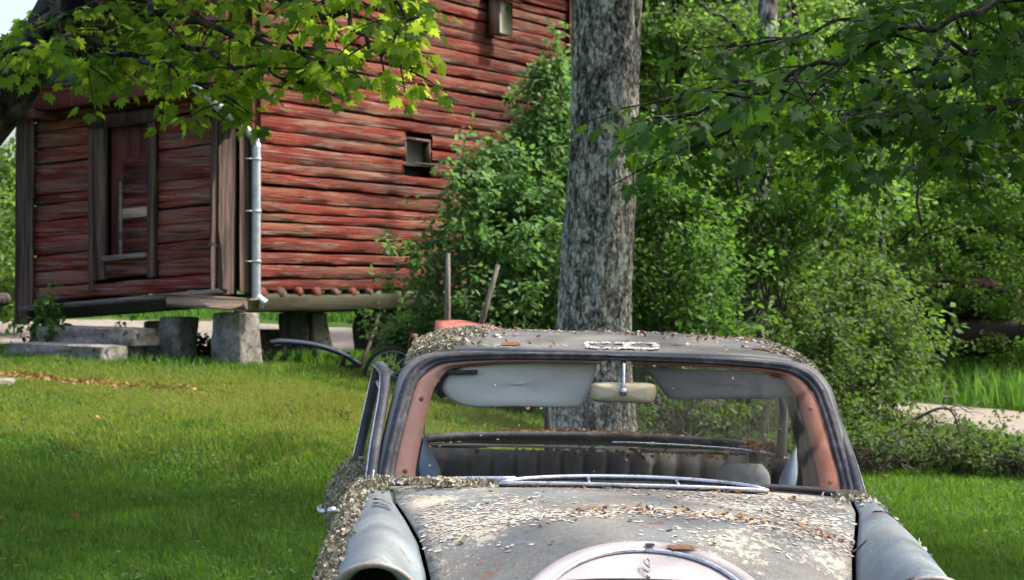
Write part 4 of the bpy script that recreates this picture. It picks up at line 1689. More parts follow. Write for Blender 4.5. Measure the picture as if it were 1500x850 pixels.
b.tube([(.15, .1, .36), (.15, .05, topz - .25)], .02, 6)
b.build('axle', M['darkiron'], hk, True)
for x in (-.5, .55):
    b = MB()
    b.lathe([(.33, -.02), (.36, -.022), (.36, .022), (.33, .02), (.33, -.02)], (x, .1, .36), 'X', 32)
    for k in range(10):
        a = 2 * math.pi * k / 10
        b.tube([(x, .1, .36), (x, .1 + .34 * math.cos(a), .36 + .34 * math.sin(a))], .008, 5)
    b.build('wheel', M['rust'], hk, True)
b = MB()
b.tube([P(803, 655, 14.6) * np.array([1, 1, 0]) + np.array([0, 0, zg1(-.2, 14.6) - .05]), P(802, 560, 14.6)], [.028, .024], 8)
tag(b.build('dark_upright', M['darkiron'], None, True), 'short dark upright beside the pale trunk, seen through the car', 'post')  # thin dark upright bar standing by the trunk
b = MB()
b.tube([P(-20, 441, 23.5), P(9, 438, 23.8)], [.085, .075], 10)
lg = b.build('cut_log', M['darkbark'], None, True)
lg.location.z = 0
tag(lg, 'dark end of a cut log lying beyond the storehouse corner', 'log')

# far wreck on the right -----------------------------------------------------------
wk = empty('car_wreck', tuple(P(1432, 540, 31.0)), (0, 0, R(172)))
wk.location.z = zg1(wk.location.x, 31.0) + .02
tag(wk, 'dark maroon vintage car wreck overgrown at the edge of the wood', 'car')
b = MB()
rows = []
for x, wd, zt, zb in ((-2.0, .35, .62, .40), (-1.95, .55, .80, .35), (-1.6, .66, .90, .32), (-.6, .70, .96, .30), (.6, .74, .96, .30), (1.5, .66, .90, .32), (1.9, .50, .75, .38), (2.0, .3, .55, .42)):
    rows.append([(x, wd * ca, (zt + zb) / 2 + (zt - zb) / 2 * sa) for ca, sa in [(np.sign(math.cos(a)) * abs(math.cos(a)) ** .5, np.sign(math.sin(a)) * abs(math.sin(a)) ** .5) for a in np.linspace(0, 2 * math.pi, 24, endpoint=False)]])
b.grid(rows, closed=True)
b.build('body', M['wreck'], wk, True)
for s in (-1, 1):
    for x0, L in ((-1.35, .75), (1.25, .70)):
        b = MB()
        rr = []
        for t in np.linspace(0, 1, 11):
            a = math.pi * t
            rr.append([(x0 - L * math.cos(a), s * (.62 + .22 * k), .38 + (.52 - .12 * k * k) * math.sin(a) ** .8) for k in (0, .4, .8, 1.0)])
        b.grid(rr)
        b.build('fender', M['wreckdark'], wk, True, solid=.02)
b = MB()
rows = []
for z, x0, x1, w in ((.94, -.85, 1.25, .68), (1.16, -.70, 1.12, .64), (1.36, -.52, .92, .58), (1.47, -.30, .66, .46), (1.50, .0, .4, .2)):
    rows.append([((x0 + x1) / 2 + (x1 - x0) / 2 * np.sign(math.cos(a)) * abs(math.cos(a)) ** .6, w * np.sign(math.sin(a)) * abs(math.sin(a)) ** .6, z) for a in np.linspace(0, 2 * math.pi, 28, endpoint=False)])
b.grid(rows, closed=True)
b.build('cabin', M['wreckdull'], wk, True)
for s in (-1, 1):
    for x0, x1 in ((-.50, .12), (.20, .85)):
        b = MB()
        b.grid([[(x0, s * .690, 1.0), (x1, s * .690, 1.0)], [(x0 + .08 * (x0 < 0), s * .625, 1.32), (x1 - .12 * (x1 > .5), s * .625, 1.32)]])
        b.build('window', M['hole'], wk)
    for x in (-1.35, 1.25):
        b = MB()
        b.lathe([(.001, s * .02), (.2, s * .03), (.22, s * .06), (.34, s * .06), (.35, 0), (.33, -s * .08)], (x, s * .70, .35), 'X' if False else 'Y', 26)
        b.build('wheel', M['tyre'], wk, True)
    b = MB()
    b.lathe([(.001, -.10), (.08, -.08), (.10, 0), (.06, .12)], (-1.98, s * .45, .72), 'X', 16)
    b.build('headlight', M['chrome'], wk, True)
b = MB()
b.box((-2.10, 0, .46), (.05, 1.5, .11), None, .02)
b.box((2.10, 0, .46), (.05, 1.4, .11), None, .02)
b.build('bumper', M['chrome'], wk)

# ================================================================== FOLIAGE
T_LEAF = (np.array([(0, 0, 0), (-.30, .28, .07), (-.24, .68, .05), (0, 1, -.06), (.24, .68, .05), (.30, .28, .07)]), [(0, 3, 2, 1), (0, 5, 4, 3)])
T_QUAD = (np.array([(0, 0, 0), (-.36, .5, .06), (0, 1, -.04), (.36, .5, .06)]), [(0, 3, 2, 1)])
half = [(.02, .02), (.16, -.08), (.31, -.06), (.27, .08), (.53, .20), (.40, .29), (.47, .50), (.27, .43), (.17, .47), (.20, .68), (.08, .66)]
mp = [(0, .28)] + half + [(0, .95)] + [(-x, y) for x, y in half[::-1]]
T_MAPLE = (np.array([(x, y, -.22 * abs(x) - .18 * y * y + .05) for x, y in mp]), [(0, 1 + k, 1 + (k + 1) % (len(mp) - 1)) for k in range(len(mp) - 1)])


def leaves(c, size, tip, nrm, tmpl):
    c = np.asarray(c, float)
    n = len(c)
    tip = tip / (np.linalg.norm(tip, axis=1, keepdims=True) + 1e-9)
    Xv = np.cross(tip, nrm)
    Xv /= np.linalg.norm(Xv, axis=1, keepdims=True) + 1e-9
    Zv = np.cross(Xv, tip)
    T, Fc = tmpl
    s = np.asarray(size).reshape(-1, 1, 1)
    V = c[:, None, :] + s * (T[None, :, 0:1] * Xv[:, None] + T[None, :, 1:2] * tip[:, None] + T[None, :, 2:3] * Zv[:, None])
    k = len(T)
    F = np.concatenate([(np.arange(n) * k)[:, None] + np.array(f)[None, :] for f in Fc])
    return V.reshape(-1, 3), F


def rand_dirs(n, zb=0.0, zs=1.0):
    v = rng.normal(0, 1, (n, 3))
    v[:, 2] = v[:, 2] * zs + zb
    return v / np.linalg.norm(v, axis=1, keepdims=True)


def clump_leaves(centers, radii, per, smin, smax, tmpl, flat=.6, droop=-.35, upb=1.1):
    C = np.repeat(centers, per, axis=0)
    Rr = np.repeat(radii, per)
    n = len(C)
    d = rand_dirs(n)
    off = d * (rng.random((n, 1)) ** .45) * Rr[:, None]
    off[:, 2] *= flat
    pos = C + off
    tip = d.copy()
    tip[:, 2] *= .4
    tip += rng.normal(0, .5, (n, 3))
    tip[:, 2] += droop
    nrm = np.array([0, 0, upb]) + rng.normal(0, .55, (n, 3)) + d * .35
    return leaves(pos, rng.uniform(smin, smax, n), tip, nrm, tmpl)


def crooked(a, b, n=6, amp=.08, r=random):
    a, b = np.asarray(a, float), np.asarray(b, float)
    L = np.linalg.norm(b - a)
    return [a + (b - a) * t + np.array([r.uniform(-1, 1), r.uniform(-1, 1), r.uniform(-1, 1)]) * amp * L * math.sin(math.pi * t) * .6 for t in np.linspace(0, 1, n)]


def shrub(name, px, d, w, h, n_cl, per, smin, smax, mat, label, cat='bush', group=None, stems=9, tmpl=T_LEAF, cl_r=.22, depth=None, lean=0.0, egg=.75, low=.10, stemmat='twig'):
    x0 = (px - 750) / FPX * d
    root = empty(name, (x0, d, zg1(x0, d)))
    tag(root, label, cat, group)
    depth = depth or w * .9
    cs = []
    while len(cs) < n_cl:
        v = rng.uniform(-1, 1, 3)
        q = np.linalg.norm(v)
        if q > 1 or (q < .45 and rng.random() < .75):
            continue
        t = (v[2] + 1) / 2
        wf = (1 - t ** 2 * egg) * (.70 + .5 * min(1, t * 3)) / 1.1
        cs.append((v[0] * w / 2 * wf + lean * t * h, v[1] * depth / 2 * wf, low * h + t * h * (1 - low)))
    cs = np.array(cs)
    rr = rng.uniform(.6, 1.3, n_cl) * cl_r
    V, F = clump_leaves(cs, rr, per, smin, smax, tmpl)
    # single shoots that stand out of the mass
    ns = n_cl // 2
    mid_ = np.array([0, 0, h * .45])
    b_ = cs[rng.integers(0, n_cl, ns)]
    o_ = (b_ - mid_) / np.linalg.norm(b_ - mid_, axis=1, keepdims=True)
    o_[:, 2] = np.abs(o_[:, 2]) * .8 + .15
    q_ = np.concatenate([b_ + o_ * (cl_r * (.8 + .5 * k_)) + rng.normal(0, .03, (ns, 3)) for k_ in range(4)])
    V2_, F2_ = clump_leaves(q_, np.full(len(q_), cl_r * .32), 5, smin, smax, tmpl)
    V, F = np.concatenate([V, V2_]), np.concatenate([F, F2_ + len(V)])
    V[:, 2] = np.maximum(V[:, 2], .02)
    mesh_obj('foliage', V, F, M[mat], root)
    if stems:
        sb_ = MB()
        for k in range(stems):
            e = cs[rng.integers(n_cl)]
            bx = np.array([rng.normal(0, .05 + .07 * w), rng.normal(0, .05 + .07 * w), -.05])
            p_ = crooked(bx, e, 7, .16)
            r0 = .010 + .006 * h * random.random()
            sb_.tube(p_, [r0 * (1 - .7 * i / 6) for i in range(7)], 5)
            for m in range(3):
                f_ = cs[np.argmin(np.linalg.norm(cs - (e + rng.normal(0, .3 * w, 3)), axis=1))]
                sb_.tube(crooked(p_[3 + m], f_, 4, .12), [r0 * .45, r0 * .35, r0 * .25, r0 * .15], 4)
        sb_.build('stem', M[stemmat], root, True)
    return root


# lilac by the house wall, and the shrubs right of the pale trunk
shrub('lilac_bush', 722, 19.7, 1.95, 2.55, 190, 52, .050, .085, 'lilac', 'broad fresh green lilac leaning towards the red log wall', 'lilac', None, 10, cl_r=.20, egg=.62, lean=.02)
shrub('lilac_bush', 805, 20.2, 1.5, 3.65, 170, 50, .050, .085, 'lilac', 'tallest lilac, reaching up the wall right beside the pale trunk', 'lilac', None, 9, cl_r=.20, egg=.70)
shrub('lilac_bush', 745, 19.3, .9, 1.5, 52, 46, .05, .08, 'lilac', 'small lilac shoot in front of the broad lilac, behind the raised shafts', 'lilac', None, 6, cl_r=.17)
shrub('lilac_bush', 618, 20.2, .9, .75, 60, 44, .045, .075, 'lilac', 'low lilac growth under the long wall beside the car roof corner', 'lilac', None, 6, cl_r=.16, egg=.5)
shrub('leafy_shrub', 972, 18.0, 1.25, 2.75, 120, 50, .045, .08, 'bush', 'tall leafy shrub growing close beside the big pale trunk', 'bush', None, 14, cl_r=.20, low=.24)
shrub('leafy_shrub', 1005, 19.8, 1.15, 2.2, 85, 50, .045, .075, 'bush', 'rounded shrub in front of the slim birch, behind the middle of the car roof', 'bush', None, 14, cl_r=.20, low=.24)
shrub('leafy_shrub', 1215, 17.8, 1.4, 1.35, 90, 46, .04, .07, 'bramble', 'dark low shrub behind the shaded sun visor side of the car roof', 'bush', None, 10, cl_r=.2)
shrub('leafy_shrub', 1238, 21.8, 1.7, 1.75, 105, 48, .05, .085, 'bramble', 'wide shrub rising behind the dark low shrub', 'bush', None, 9, cl_r=.25, egg=.4)
shrub('leafy_shrub', 1285, 24.5, 1.2, 1.9, 70, 46, .05, .09, 'bramble', 'tall shrub standing at the roadside between the birch and the maroon wreck', 'bush', None, 8, cl_r=.26)
shrub('leafy_shrub', 870, 22.5, 2.4, 2.9, 150, 46, .05, .09, 'bush', 'shrub standing in the shade behind the pale trunk', 'bush', None, 8, cl_r=.26)
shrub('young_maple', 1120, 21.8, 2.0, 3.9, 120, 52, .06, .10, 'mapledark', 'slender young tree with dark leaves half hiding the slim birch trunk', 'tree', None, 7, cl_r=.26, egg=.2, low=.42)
for (px, d, w, h, n_, lab) in ((1000, 16.7, 1.2, .75, 44, 'shaded bramble right behind the car boot beside the pale trunk'), (1115, 16.9, 1.25, .80, 46, 'shaded bramble behind the car seen through its rear window'), (1268, 16.9, .9, .50, 26, 'low bramble patch nearest to the car windscreen pillar'),
                           (1345, 17.4, 1.0, .62, 30, 'middle bramble with bare twigs in front of the gravel road'),
                           (1425, 17.0, .9, .46, 26, 'low dark bramble under the bare twigs at the lawn edge'),
                           (1500, 16.6, .9, .36, 24, 'bramble at the lawn edge beyond the dark bramble under the twigs'),
                           (1590, 16.4, 1.0, .42, 24, 'outermost bramble along the lawn edge, farthest from the car')):
    shrub('bramble', px, d, w, h, n_, 40, .028, .05, 'bramble', lab, 'bramble', 'brambles along the lawn edge', 34, cl_r=.12, egg=.3, depth=.8, low=.04, stemmat='deadtwig')
shrub('wall_plant', 78, 20.35, .42, .52, 16, 22, .05, .085, 'bush', 'small leafy plant growing up the wall foot above the step slabs', 'plant', None, 5, cl_r=.10)
shrub('wall_plant', 150, 20.6, .55, .28, 14, 16, .04, .07, 'bush', 'straggling weeds hanging between the step slab and the wall', 'plant', None, 6, cl_r=.10)
shrub('wall_plant', 315, 21.6, .55, .26, 20, 26, .05, .08, 'bush', 'low green weeds between the two front stone pillars', 'plant', None, 4, cl_r=.12)
for k, (px, d, w, h, lab) in enumerate(((-10, 31, 3.0, 3.0, 'sunlit pale green shrub beyond the outer corner of the storehouse'), (-130, 34, 4, 3.6, 'pale green shrub farther away from the storehouse corner'))):
    shrub('pale_shrub', px, d, w, h, 100, 44, .09, .15, 'pale_leaf', lab, 'bush', None, 7, cl_r=.35, egg=.5)


# ---- the big pale trunk
def trunk_mesh(path, rad, n=40, m=90, rough=.05, seed=1):
    pts = smooth_poly([np.append(p, r) for p, r in zip(path, rad)], max(2, m // (len(path) - 1)))
    V, rows = [], []
    for i, q in enumerate(pts):
        row = []
        for k in range(n):
            a = 2 * math.pi * k / n
            z = q[2]
            nz = math.sin(3 * a + seed + z * .7) * .35 + math.sin(7 * a - z * 2.1 + seed) * .25 + math.sin(13 * a + z * 6 + 2 * seed) * .16 + random.uniform(-.22, .22)
            r_ = q[3] * (1 + rough * nz)
            row.append((q[0] + r_ * math.cos(a), q[1] + r_ * math.sin(a), z))
        rows.append(row)
    mb = MB()
    mb.grid(rows, closed=True)
    return mb


DT = 13.5
bt_ = empty('aspen_tree', (0, 0, 0))
base = P(872, 745, DT)
bt_.location = (base[0], DT, zg1(base[0], DT))
tag(bt_, 'large tree with mottled grey and white bark directly behind the car', 'tree')
pth, rad = [], []
for py, cx, r in ((790, 870, 84), (740, 870, 72), (640, 870, 62), (560, 869, 58), (490, 870, 55), (400, 875, 53), (200, 886.5, 48.5), (0, 890, 51), (-150, 893, 50), (-500, 905, 44), (-1000, 915, 34), (-1500, 925, 20), (-1900, 930, 6)):
    q = P(cx, py, DT)
    pth.append(q - np.array(bt_.location))
    rad.append(r / FPX * DT)
trunk_mesh(pth, rad, 64, 170, .10, 3).build('trunk', M['bark'], bt_, True)
cs, rr = [], []
lb = MB()
for k in range(86):  # crown above the view, spread and thickened to shade the lawn
    z = rng.uniform(3.9, 8.6)
    a = rng.uniform(0, 6.28)
    L = rng.uniform(.8, 2.9)
    e = np.array([.1 + 1.2 * L * math.cos(a), -.2 + .72 * L * math.sin(a), z + .5])
    lb.tube(crooked((.1, 0, z - .5), e, 5, .1), [.04, .03, .022, .015, .008], 5)
    for j in range(4):
        cs.append(e + rng.normal(0, .35, 3))
        rr.append(rng.uniform(.25, .5))
lb.build('branches', M['bark'], bt_, True)
V, F = clump_leaves(np.array(cs), np.array(rr), 52, .08, .12, T_QUAD)
mesh_obj('crown', V, F, M['bush'], bt_)


# ---- maples: limbs, twigs with hanging five-lobed leaves
def maple_sprays(wood, polylines, twigs, tlen, lsz, per=7, spread=1.0, zdroop=-.25, r0=.03, keep=None):
    C, T, N, S = [], [], [], []
    for pl_ in polylines:
        pts = smooth_poly(pl_, 6)
        n = len(pts)
        pts = [p + (rng.normal(0, .028, 3) if 0 < i < n - 1 else 0) for i, p in enumerate(pts)]
        wood.tube(pts, [r0 * (1 - .78 * i / (n - 1)) for i in range(n)], 6)
        for k in range(twigs):
            t = .12 + .88 * (k + random.random()) / twigs
            i = min(int(t * (n - 1)), n - 2)
            p0 = pts[i] + (pts[i + 1] - pts[i]) * random.random()
            ax = pts[i + 1] - pts[i]
            ax = ax / np.linalg.norm(ax)
            dr = rng.normal(0, 1, 3) * np.array([1, 1, .30]) * spread + ax * .7
            dr[2] += zdroop
            dr /= np.linalg.norm(dr)
            L = tlen * random.uniform(.5, 1.2)
            p1 = p0 + dr * L + np.array([0, 0, -.12 * L])
            if keep is not None and not keep(p1):
                continue
            tw = [p0, (p0 + p1) / 2 + np.array([0, 0, .04 * L]), p1]
            wood.tube(tw, [.006, .0045, .0025], 4)
            for j in range(per):
                f = .3 + .7 * (j + random.random()) / per
                q = p0 + (p1 - p0) * f
                pet = rng.normal(0, 1, 3) * np.array([1, 1, .35]) + dr * .5
                pet /= np.linalg.norm(pet)
                q = q + pet * random.uniform(.03, .10) + np.array([0, 0, -.02])
                C.append(q)
                tp = pet * .8 + np.array([0, 0, random.uniform(-.9, -.15)])
                T.append(tp)
                N.append(np.array([0, 0, 1.1]) + rng.normal(0, .42, 3))
                S.append(random.uniform(*lsz))
    return leaves(np.array(C), np.array(S), np.array(T), np.array(N), T_MAPLE)


def PL(*p):
    return [P(*q) for q in p]


lm = empty('maple_tree', (-4.05, 12.3, zg1(-4.05, 12.3)))
tag(lm, 'maple with a dark leaning trunk and sunlit leaves hanging before the red wall', 'tree')
O = np.array(lm.location)
tk = [np.array([-4.05, 12.3, .0]), np.array([-3.75, 12.2, 1.2]), P(-70, 260, 12.1), P(2, 160, 12), P(55, 70, 12), P(100, -20, 12), P(165, -180, 12), P(260, -420, 12.1), P(330, -800, 12.2)]
trunk_mesh([p - O for p in tk], [.26, .20, .165, .150, .145, .14, .12, .09, .04], 26, 70, .07, 5).build('trunk', M['darkbark'], lm, True)
wood = MB()
loc = lambda L_: [[p - O for p in q] for q in L_]
front = [PL((110, -20, 12), (250, 30, 11.6), (400, 70, 11.2), (510, 105, 10.9)),
         PL((130, -80, 12), (300, -30, 11.2), (450, 10, 10.7), (545, 60, 10.4), (600, 105, 10.3)),
         PL((150, -110, 12), (400, -70, 10.8), (530, -30, 10.3), (615, 25, 10.1)),
         PL((150, -110, 12), (400, -90, 11.4), (530, -50, 11.0), (605, 5, 10.9)),
         PL((70, 40, 12), (140, 70, 11.7), (230, 95, 11.4), (330, 150, 11.3)),
         PL((105, -20, 12), (200, 40, 11.9), (300, 80, 11.5), (420, 120, 11.2)),
         PL((105, -20, 12), (220, 0, 12.4), (340, 40, 12.5), (470, 70, 12.4)),
         PL((90, 10, 12), (150, 50, 12.6), (240, 75, 12.8), (330, 90, 12.8)),
         PL((120, -60, 12), (280, -40, 12.2), (430, -10, 12.2), (580, 20, 12.0))]
V1, F1 = maple_sprays(wood, loc(front), 27, .36, (.066, .10), 9, zdroop=-.05, keep=lambda p: (p + O)[0] < -.031 * (p + O)[1])
left_ = [PL((95, 0, 12), (50, 50, 11.6), (15, 80, 11.5)), PL((80, 30, 12), (95, 60, 11.5), (125, 85, 11.4)), PL((60, 60, 12), (10, 60, 12.3), (-50, 70, 12.4))]
V2, F2 = maple_sprays(wood, loc(left_), 11, .28, (.07, .105), 8)
top_ = []
for k in range(15):
    a = rng.uniform(-2.6, 2.2)
    s0 = np.array([-2.2, 12, rng.uniform(3.9, 6.5)])
    L = rng.uniform(1.2, 2.9)
    e = s0 + np.array([L * math.cos(a), L * math.sin(a) * .9, rng.uniform(-.2, .7)])
    top_.append([s0 - O, (s0 + e) / 2 + np.array([0, 0, .25]) - O, e - O])
V3, F3 = maple_sprays(wood, top_, 12, .5, (.10, .14), 7, keep=lambda p: (p + O)[2] > 1.54 + .1417 * (p + O)[1] + .12)
wood.build('branches', M['darkbark'], lm, True)
V, F = join([(V1, F1), (V2, F2), (V3, F3)])
mesh_obj('crown', V, F, M['maple'], lm)

rm = empty('maple_tree', (6.6, 11.6, zg1(6.6, 11.6)))
tag(rm, 'maple with dark shaded leaves on long grey boughs in front of the wood', 'tree')
O2 = np.array(rm.location)
trunk_mesh([np.array([0, 0, -.1]), np.array([-.05, 0, 1.0]), np.array([-.12, .02, 2.2]), np.array([-.2, .1, 4.0]), np.array([-.5, -.2, 6.5]), np.array([-.7, -.4, 8.5])], [.36, .28, .25, .21, .12, .03], 26, 60, .07, 9).build('trunk', M['darkbark'], rm, True)
wood = MB()
loc2 = lambda L_: [[p - O2 for p in q] for q in L_]
back_ = [PL((2300, -60, 11.6), (1700, 20, 11.4), (1500, 50, 11.2), (1380, 90, 11), (1240, 120, 10.8), (1100, 140, 10.6)),
         PL((2300, -30, 11.6), (1750, 60, 11.8), (1500, 95, 11.8), (1330, 125, 11.6), (1150, 110, 11.3), (960, 150, 11)),
         PL((2300, -100, 11.6), (1700, -40, 10.6), (1400, 30, 10.2), (1200, 90, 10), (1000, 170, 9.8)),
         PL((2300, -20, 11.6), (1700, 110, 11.2), (1450, 160, 10.9), (1250, 170, 10.6), (1050, 200, 10.4)),
         PL((1750, 60, 11.8), (1560, 150, 12.0), (1420, 190, 12), (1300, 190, 12)),
         PL((1700, -40, 10.6), (1500, -30, 11.5), (1300, 20, 12.2), (1080, 70, 12.4)),
         ]
V1, F1 = maple_sprays(wood, loc2(back_), 38, .50, (.08, .115), 9, r0=.027, zdroop=-.10)
top_ = []
for k in range(26):  # unseen boughs added over the car to shade it
    s0 = np.array([6.2, 11.4, rng.uniform(3.2, 5.0)])
    e = np.array([rng.uniform(2.0, 4.9), rng.uniform(4.6, 9.6), rng.uniform(4.0, 5.6)])
    m_ = (s0 + e) / 2 + np.array([0, 0, .5])
    top_.append([m_ * .5 + s0 * .5 - O2, m_ - O2, m_ * .4 + e * .6 + np.array([0, 0, .1]) - O2, e - O2])
for k in range(46):
    a = rng.uniform(0, 6.28)
    s0 = np.array([6.2, 11.4, rng.uniform(3.6, 7.0)])
    L = rng.uniform(2.0, 6.2)
    e = s0 + np.array([L * math.cos(a), L * math.sin(a) * .95, rng.uniform(-.4, .9)])
    if e[0] < .2 and e[1] > 13:
        continue
    top_.append([s0 - O2, (s0 + e) / 2 + np.array([0, 0, .35]) - O2, e - O2])
V3, F3 = maple_sprays(wood, top_, 16, .65, (.11, .16), 7, r0=.045, keep=lambda p: (p + O2)[2] > 1.54 + .1417 * (p + O2)[1] + .15 or (p + O2)[0] > .27 * (p + O2)[1])
wood.build('branches', M['darkbark'], rm, True)
V, F = join([(V1, F1), (V3, F3)])
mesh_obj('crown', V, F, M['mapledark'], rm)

# ================================================================== THE WOOD BEHIND
def forest_proto(name, h, w, n_cl, per, lo, mat, bark, seed, tr=.13, tmpl=T_QUAD, ls=(.10, .17), cl_r=.55):
    root = empty(name, (0, 0, 0))
    r = random.Random(seed)
    ln = [r.uniform(-.4, .4), r.uniform(-.4, .4)]
    path = [np.array([ln[0] * t ** 2 + .08 * math.sin(5 * t + seed), ln[1] * t ** 2 + .08 * math.cos(4 * t), h * .95 * t - .1]) for t in np.linspace(0, 1, 9)]
    rad = [tr * (1.25 - 1.15 * t) for t in np.linspace(0, 1, 9)]
    trunk_mesh(path, rad, 14, 36, .08, seed).build('trunk', M[bark], root, True)
    cs, rr = [], []
    lb = MB()
    k = 0
    while len(cs) < n_cl:
        t = lo + (1 - lo) * r.random() ** .9
        a = r.uniform(0, 6.28)
        u = (t - lo) / (1 - lo)
        L = w / 2 * (math.sin(math.pi * min(1, .18 + .80 * u)) ** .8) * r.uniform(.35, 1.05)
        i = min(int(t * 8 * .9), 7)
        p0 = path[i]
        e = np.array([p0[0] + L * math.cos(a), p0[1] + L * math.sin(a), h * t])
        cs.append(e)
        rr.append(r.uniform(.6, 1.3) * cl_r)
        if k % 3 == 0:
            lb.tube(crooked(p0, e, 5, .1, r), [.035, .028, .02, .014, .007], 4)
        k += 1
    lb.build('branches', M[bark], root, True)
    V, F = clump_leaves(np.array(cs), np.array(rr), per, ls[0], ls[1], tmpl, flat=.55)
    mesh_obj('crown', V, F, M[mat], root)
    return root


def copy_tree(src, loc, rz, s):
    r = src.copy()
    COL.objects.link(r)
    r.location = loc
    r.rotation_euler = (0, 0, rz)
    r.scale = (s, s, s)
    for ch in list(src.children):
        c = ch.copy()
        COL.objects.link(c)
        c.parent = r
    return r


protoA = forest_proto('broadleaf_tree', 9.0, 4.6, 120, 95, .06, 'wood_leaf', 'darkbark', 3, .13)
protoB = forest_proto('broadleaf_tree', 10.0, 4.2, 110, 95, .12, 'pale_leaf', 'birchbark', 8, .12)
protoC = forest_proto('broadleaf_tree', 7.5, 4.8, 115, 95, .04, 'bush', 'darkbark', 13, .12)
GRP = 'trees of the wood behind the lawn'
LA = ['bright mid green tree of the wood', 'pale yellow green white trunked tree', 'deep green low branched tree of the wood']
wood_spots = [  # px, depth, proto, scale, where
    (1010, 25.5, 2, .80, 'close beside the big pale trunk'), (1090, 30, 1, .95, 'behind the pale birch'), (1170, 26.5, 0, .85, 'over the shaded visor end of the car roof'),
    (1262, 33, 1, 1.0, 'standing back over the road'), (1300, 30.5, 2, .72, 'between the birch and the maroon wreck'), (1425, 35.5, 0, 1.0, 'directly behind the maroon wreck'),
    (1500, 36, 1, .9, 'behind the far end of the wreck'), (1590, 33.5, 2, .9, 'past the far end of the wreck'), (940, 33, 0, 1.0, 'far back past the house'),
    (1150, 38, 1, 1.1, 'tall, far back in the middle'), (1350, 41, 0, 1.1, 'tall, far back over the wreck'), (1010, 40, 1, 1.1, 'tall, far back beside the trunk'),
    (860, 38, 2, 1.1, 'far back, hidden behind the trunk'), (1690, 38, 0, 1.1, 'outermost along the road'), (1240, 44, 2, 1.2, 'deepest in the middle of the wood'),
    (1450, 45, 2, 1.2, 'deepest behind the wreck'), (760, 40, 0, 1.0, 'far back behind the long wall'), (1540, 29.5, 0, .55, 'small, over the verge')]
protos = [protoA, protoB, protoC]
used = set()
for k, (px, d, pi, s, where) in enumerate(wood_spots):
    x = (px - 750) / FPX * d
    loc = (x, d, zg1(x, d) - .05)
    rz = rng.uniform(0, 6.28)
    if pi not in used:
        o = protos[pi]
        o.location, o.rotation_euler, o.scale = loc, (0, 0, rz), (s, s, s)
        used.add(pi)
    else:
        o = copy_tree(protos[pi], loc, rz, s)
    tag(o, LA[pi] + ', ' + where, 'tree', GRP)

def segdist(x, y, pts):
    dmin = np.full(len(x), 1e9)
    for a, b in zip(pts[:-1], pts[1:]):
        a, b = np.array(a[:2], float), np.array(b[:2], float)
        ab = b - a
        t = np.clip(((x - a[0]) * ab[0] + (y - a[1]) * ab[1]) / (ab @ ab), 0, 1)
        dmin = np.minimum(dmin, np.hypot(x - a[0] - t * ab[0], y - a[1] - t * ab[1]))
    return dmin


# pale birch seen over the car roof
DB = 23.5
x0 = (1107 - 750) / FPX * DB
bi = empty('birch_tree', (x0, DB, zg1(x0, DB)))
tag(bi, 'slim birch with a white patched trunk showing through the leaves over the car roof', 'tree')
O3 = np.array(bi.location)
pth, rad = [], []
for py, cx, r in ((610, 1104, 19), (490, 1104, 16), (380, 1108, 14), (200, 1116, 14), (60, 1124, 15), (0, 1125, 14), (-300, 1135, 11), (-700, 1150, 3)):
    pth.append(P(cx, py, DB) - O3)
    rad.append(r / FPX * DB)
trunk_mesh(pth, rad, 18, 50, .07, 4).build('trunk', M['birchbark'], bi, True)
cs, rr = [], []
for (a, b) in (((1120, 75), (1000, -20)), ((1122, 90), (1010, 20)), ((1124, 40), (1200, -40)), ((1118, 130), (1210, 60)), ((1126, -60), (1040, -160)), ((1128, -100), (1230, -220)), ((1112, 300), (1170, 250)), ((1124, 60), (1060, 70))):
    p0, p1 = P(*a, DB) - O3, P(*b, DB + random.uniform(-.8, .8)) - O3
    lb = MB()
    lb.tube(crooked(p0, p1, 7, .12), [.04, .036, .03, .025, .02, .014, .007], 5)
    lb.build('branch', M['birchbark'], bi, True)
    for j in range(5):
        cs.append(p0 + (p1 - p0) * random.uniform(.5, 1.15) + rng.normal(0, .25, 3))
        rr.append(.35)
V, F = clump_leaves(np.array(cs), np.array(rr), 60, .05, .09, T_QUAD)
mesh_obj('crown', V, F, M['pale_leaf'], bi)

# thin saplings and bare stems among the shrubs
for (ax, ay, bx, by, d, r_, lab) in ((1283, 420, 1290, 170, 27, .055, 'thin pale sapling stem behind the roadside shrubs'),
                                    (1350, 330, 1335, 205, 13.2, .012, 'crooked bare twig dangling under the dark maple boughs'),
                                    ):
    b = MB()
    A_, B_ = P(ax, ay, d), P(bx, by, d)
    if d > 20:
        A_[2] = zg1(A_[0], A_[1]) - .05
    b.tube(crooked(A_, B_, 8, .06), [r_ * (1 - .5 * i / 7) for i in range(8)], 6)
    tag(b.build('sapling', M['birchbark'] if d > 20 else M['twig'], None, True), lab, 'sapling')
# the dry bent branch above the brambles
db_ = MB()
main = PL((1262, 690, 17.2), (1300, 640, 17.2), (1345, 612, 17.1), (1378, 598, 17.0), (1396, 606, 17.0), (1408, 640, 17.0))
db_.tube(smooth_poly(main, 5), [.018 * (1 - .6 * i / 25) for i in range(26)], 6)
for k in range(26):
    p = main[random.randrange(0, 5)] + rng.normal(0, .06, 3)
    db_.tube(crooked(p, p + np.array([rng.uniform(-.3, .5), rng.uniform(-.2, .2), rng.uniform(-.28, .18)]), 5, .15), [.006, .005, .004, .003, .002], 4)
tag(db_.build('dead_branch', M['deadtwig'], None, True), 'dry bent branch arching over the brambles before the gravel road', 'branch')

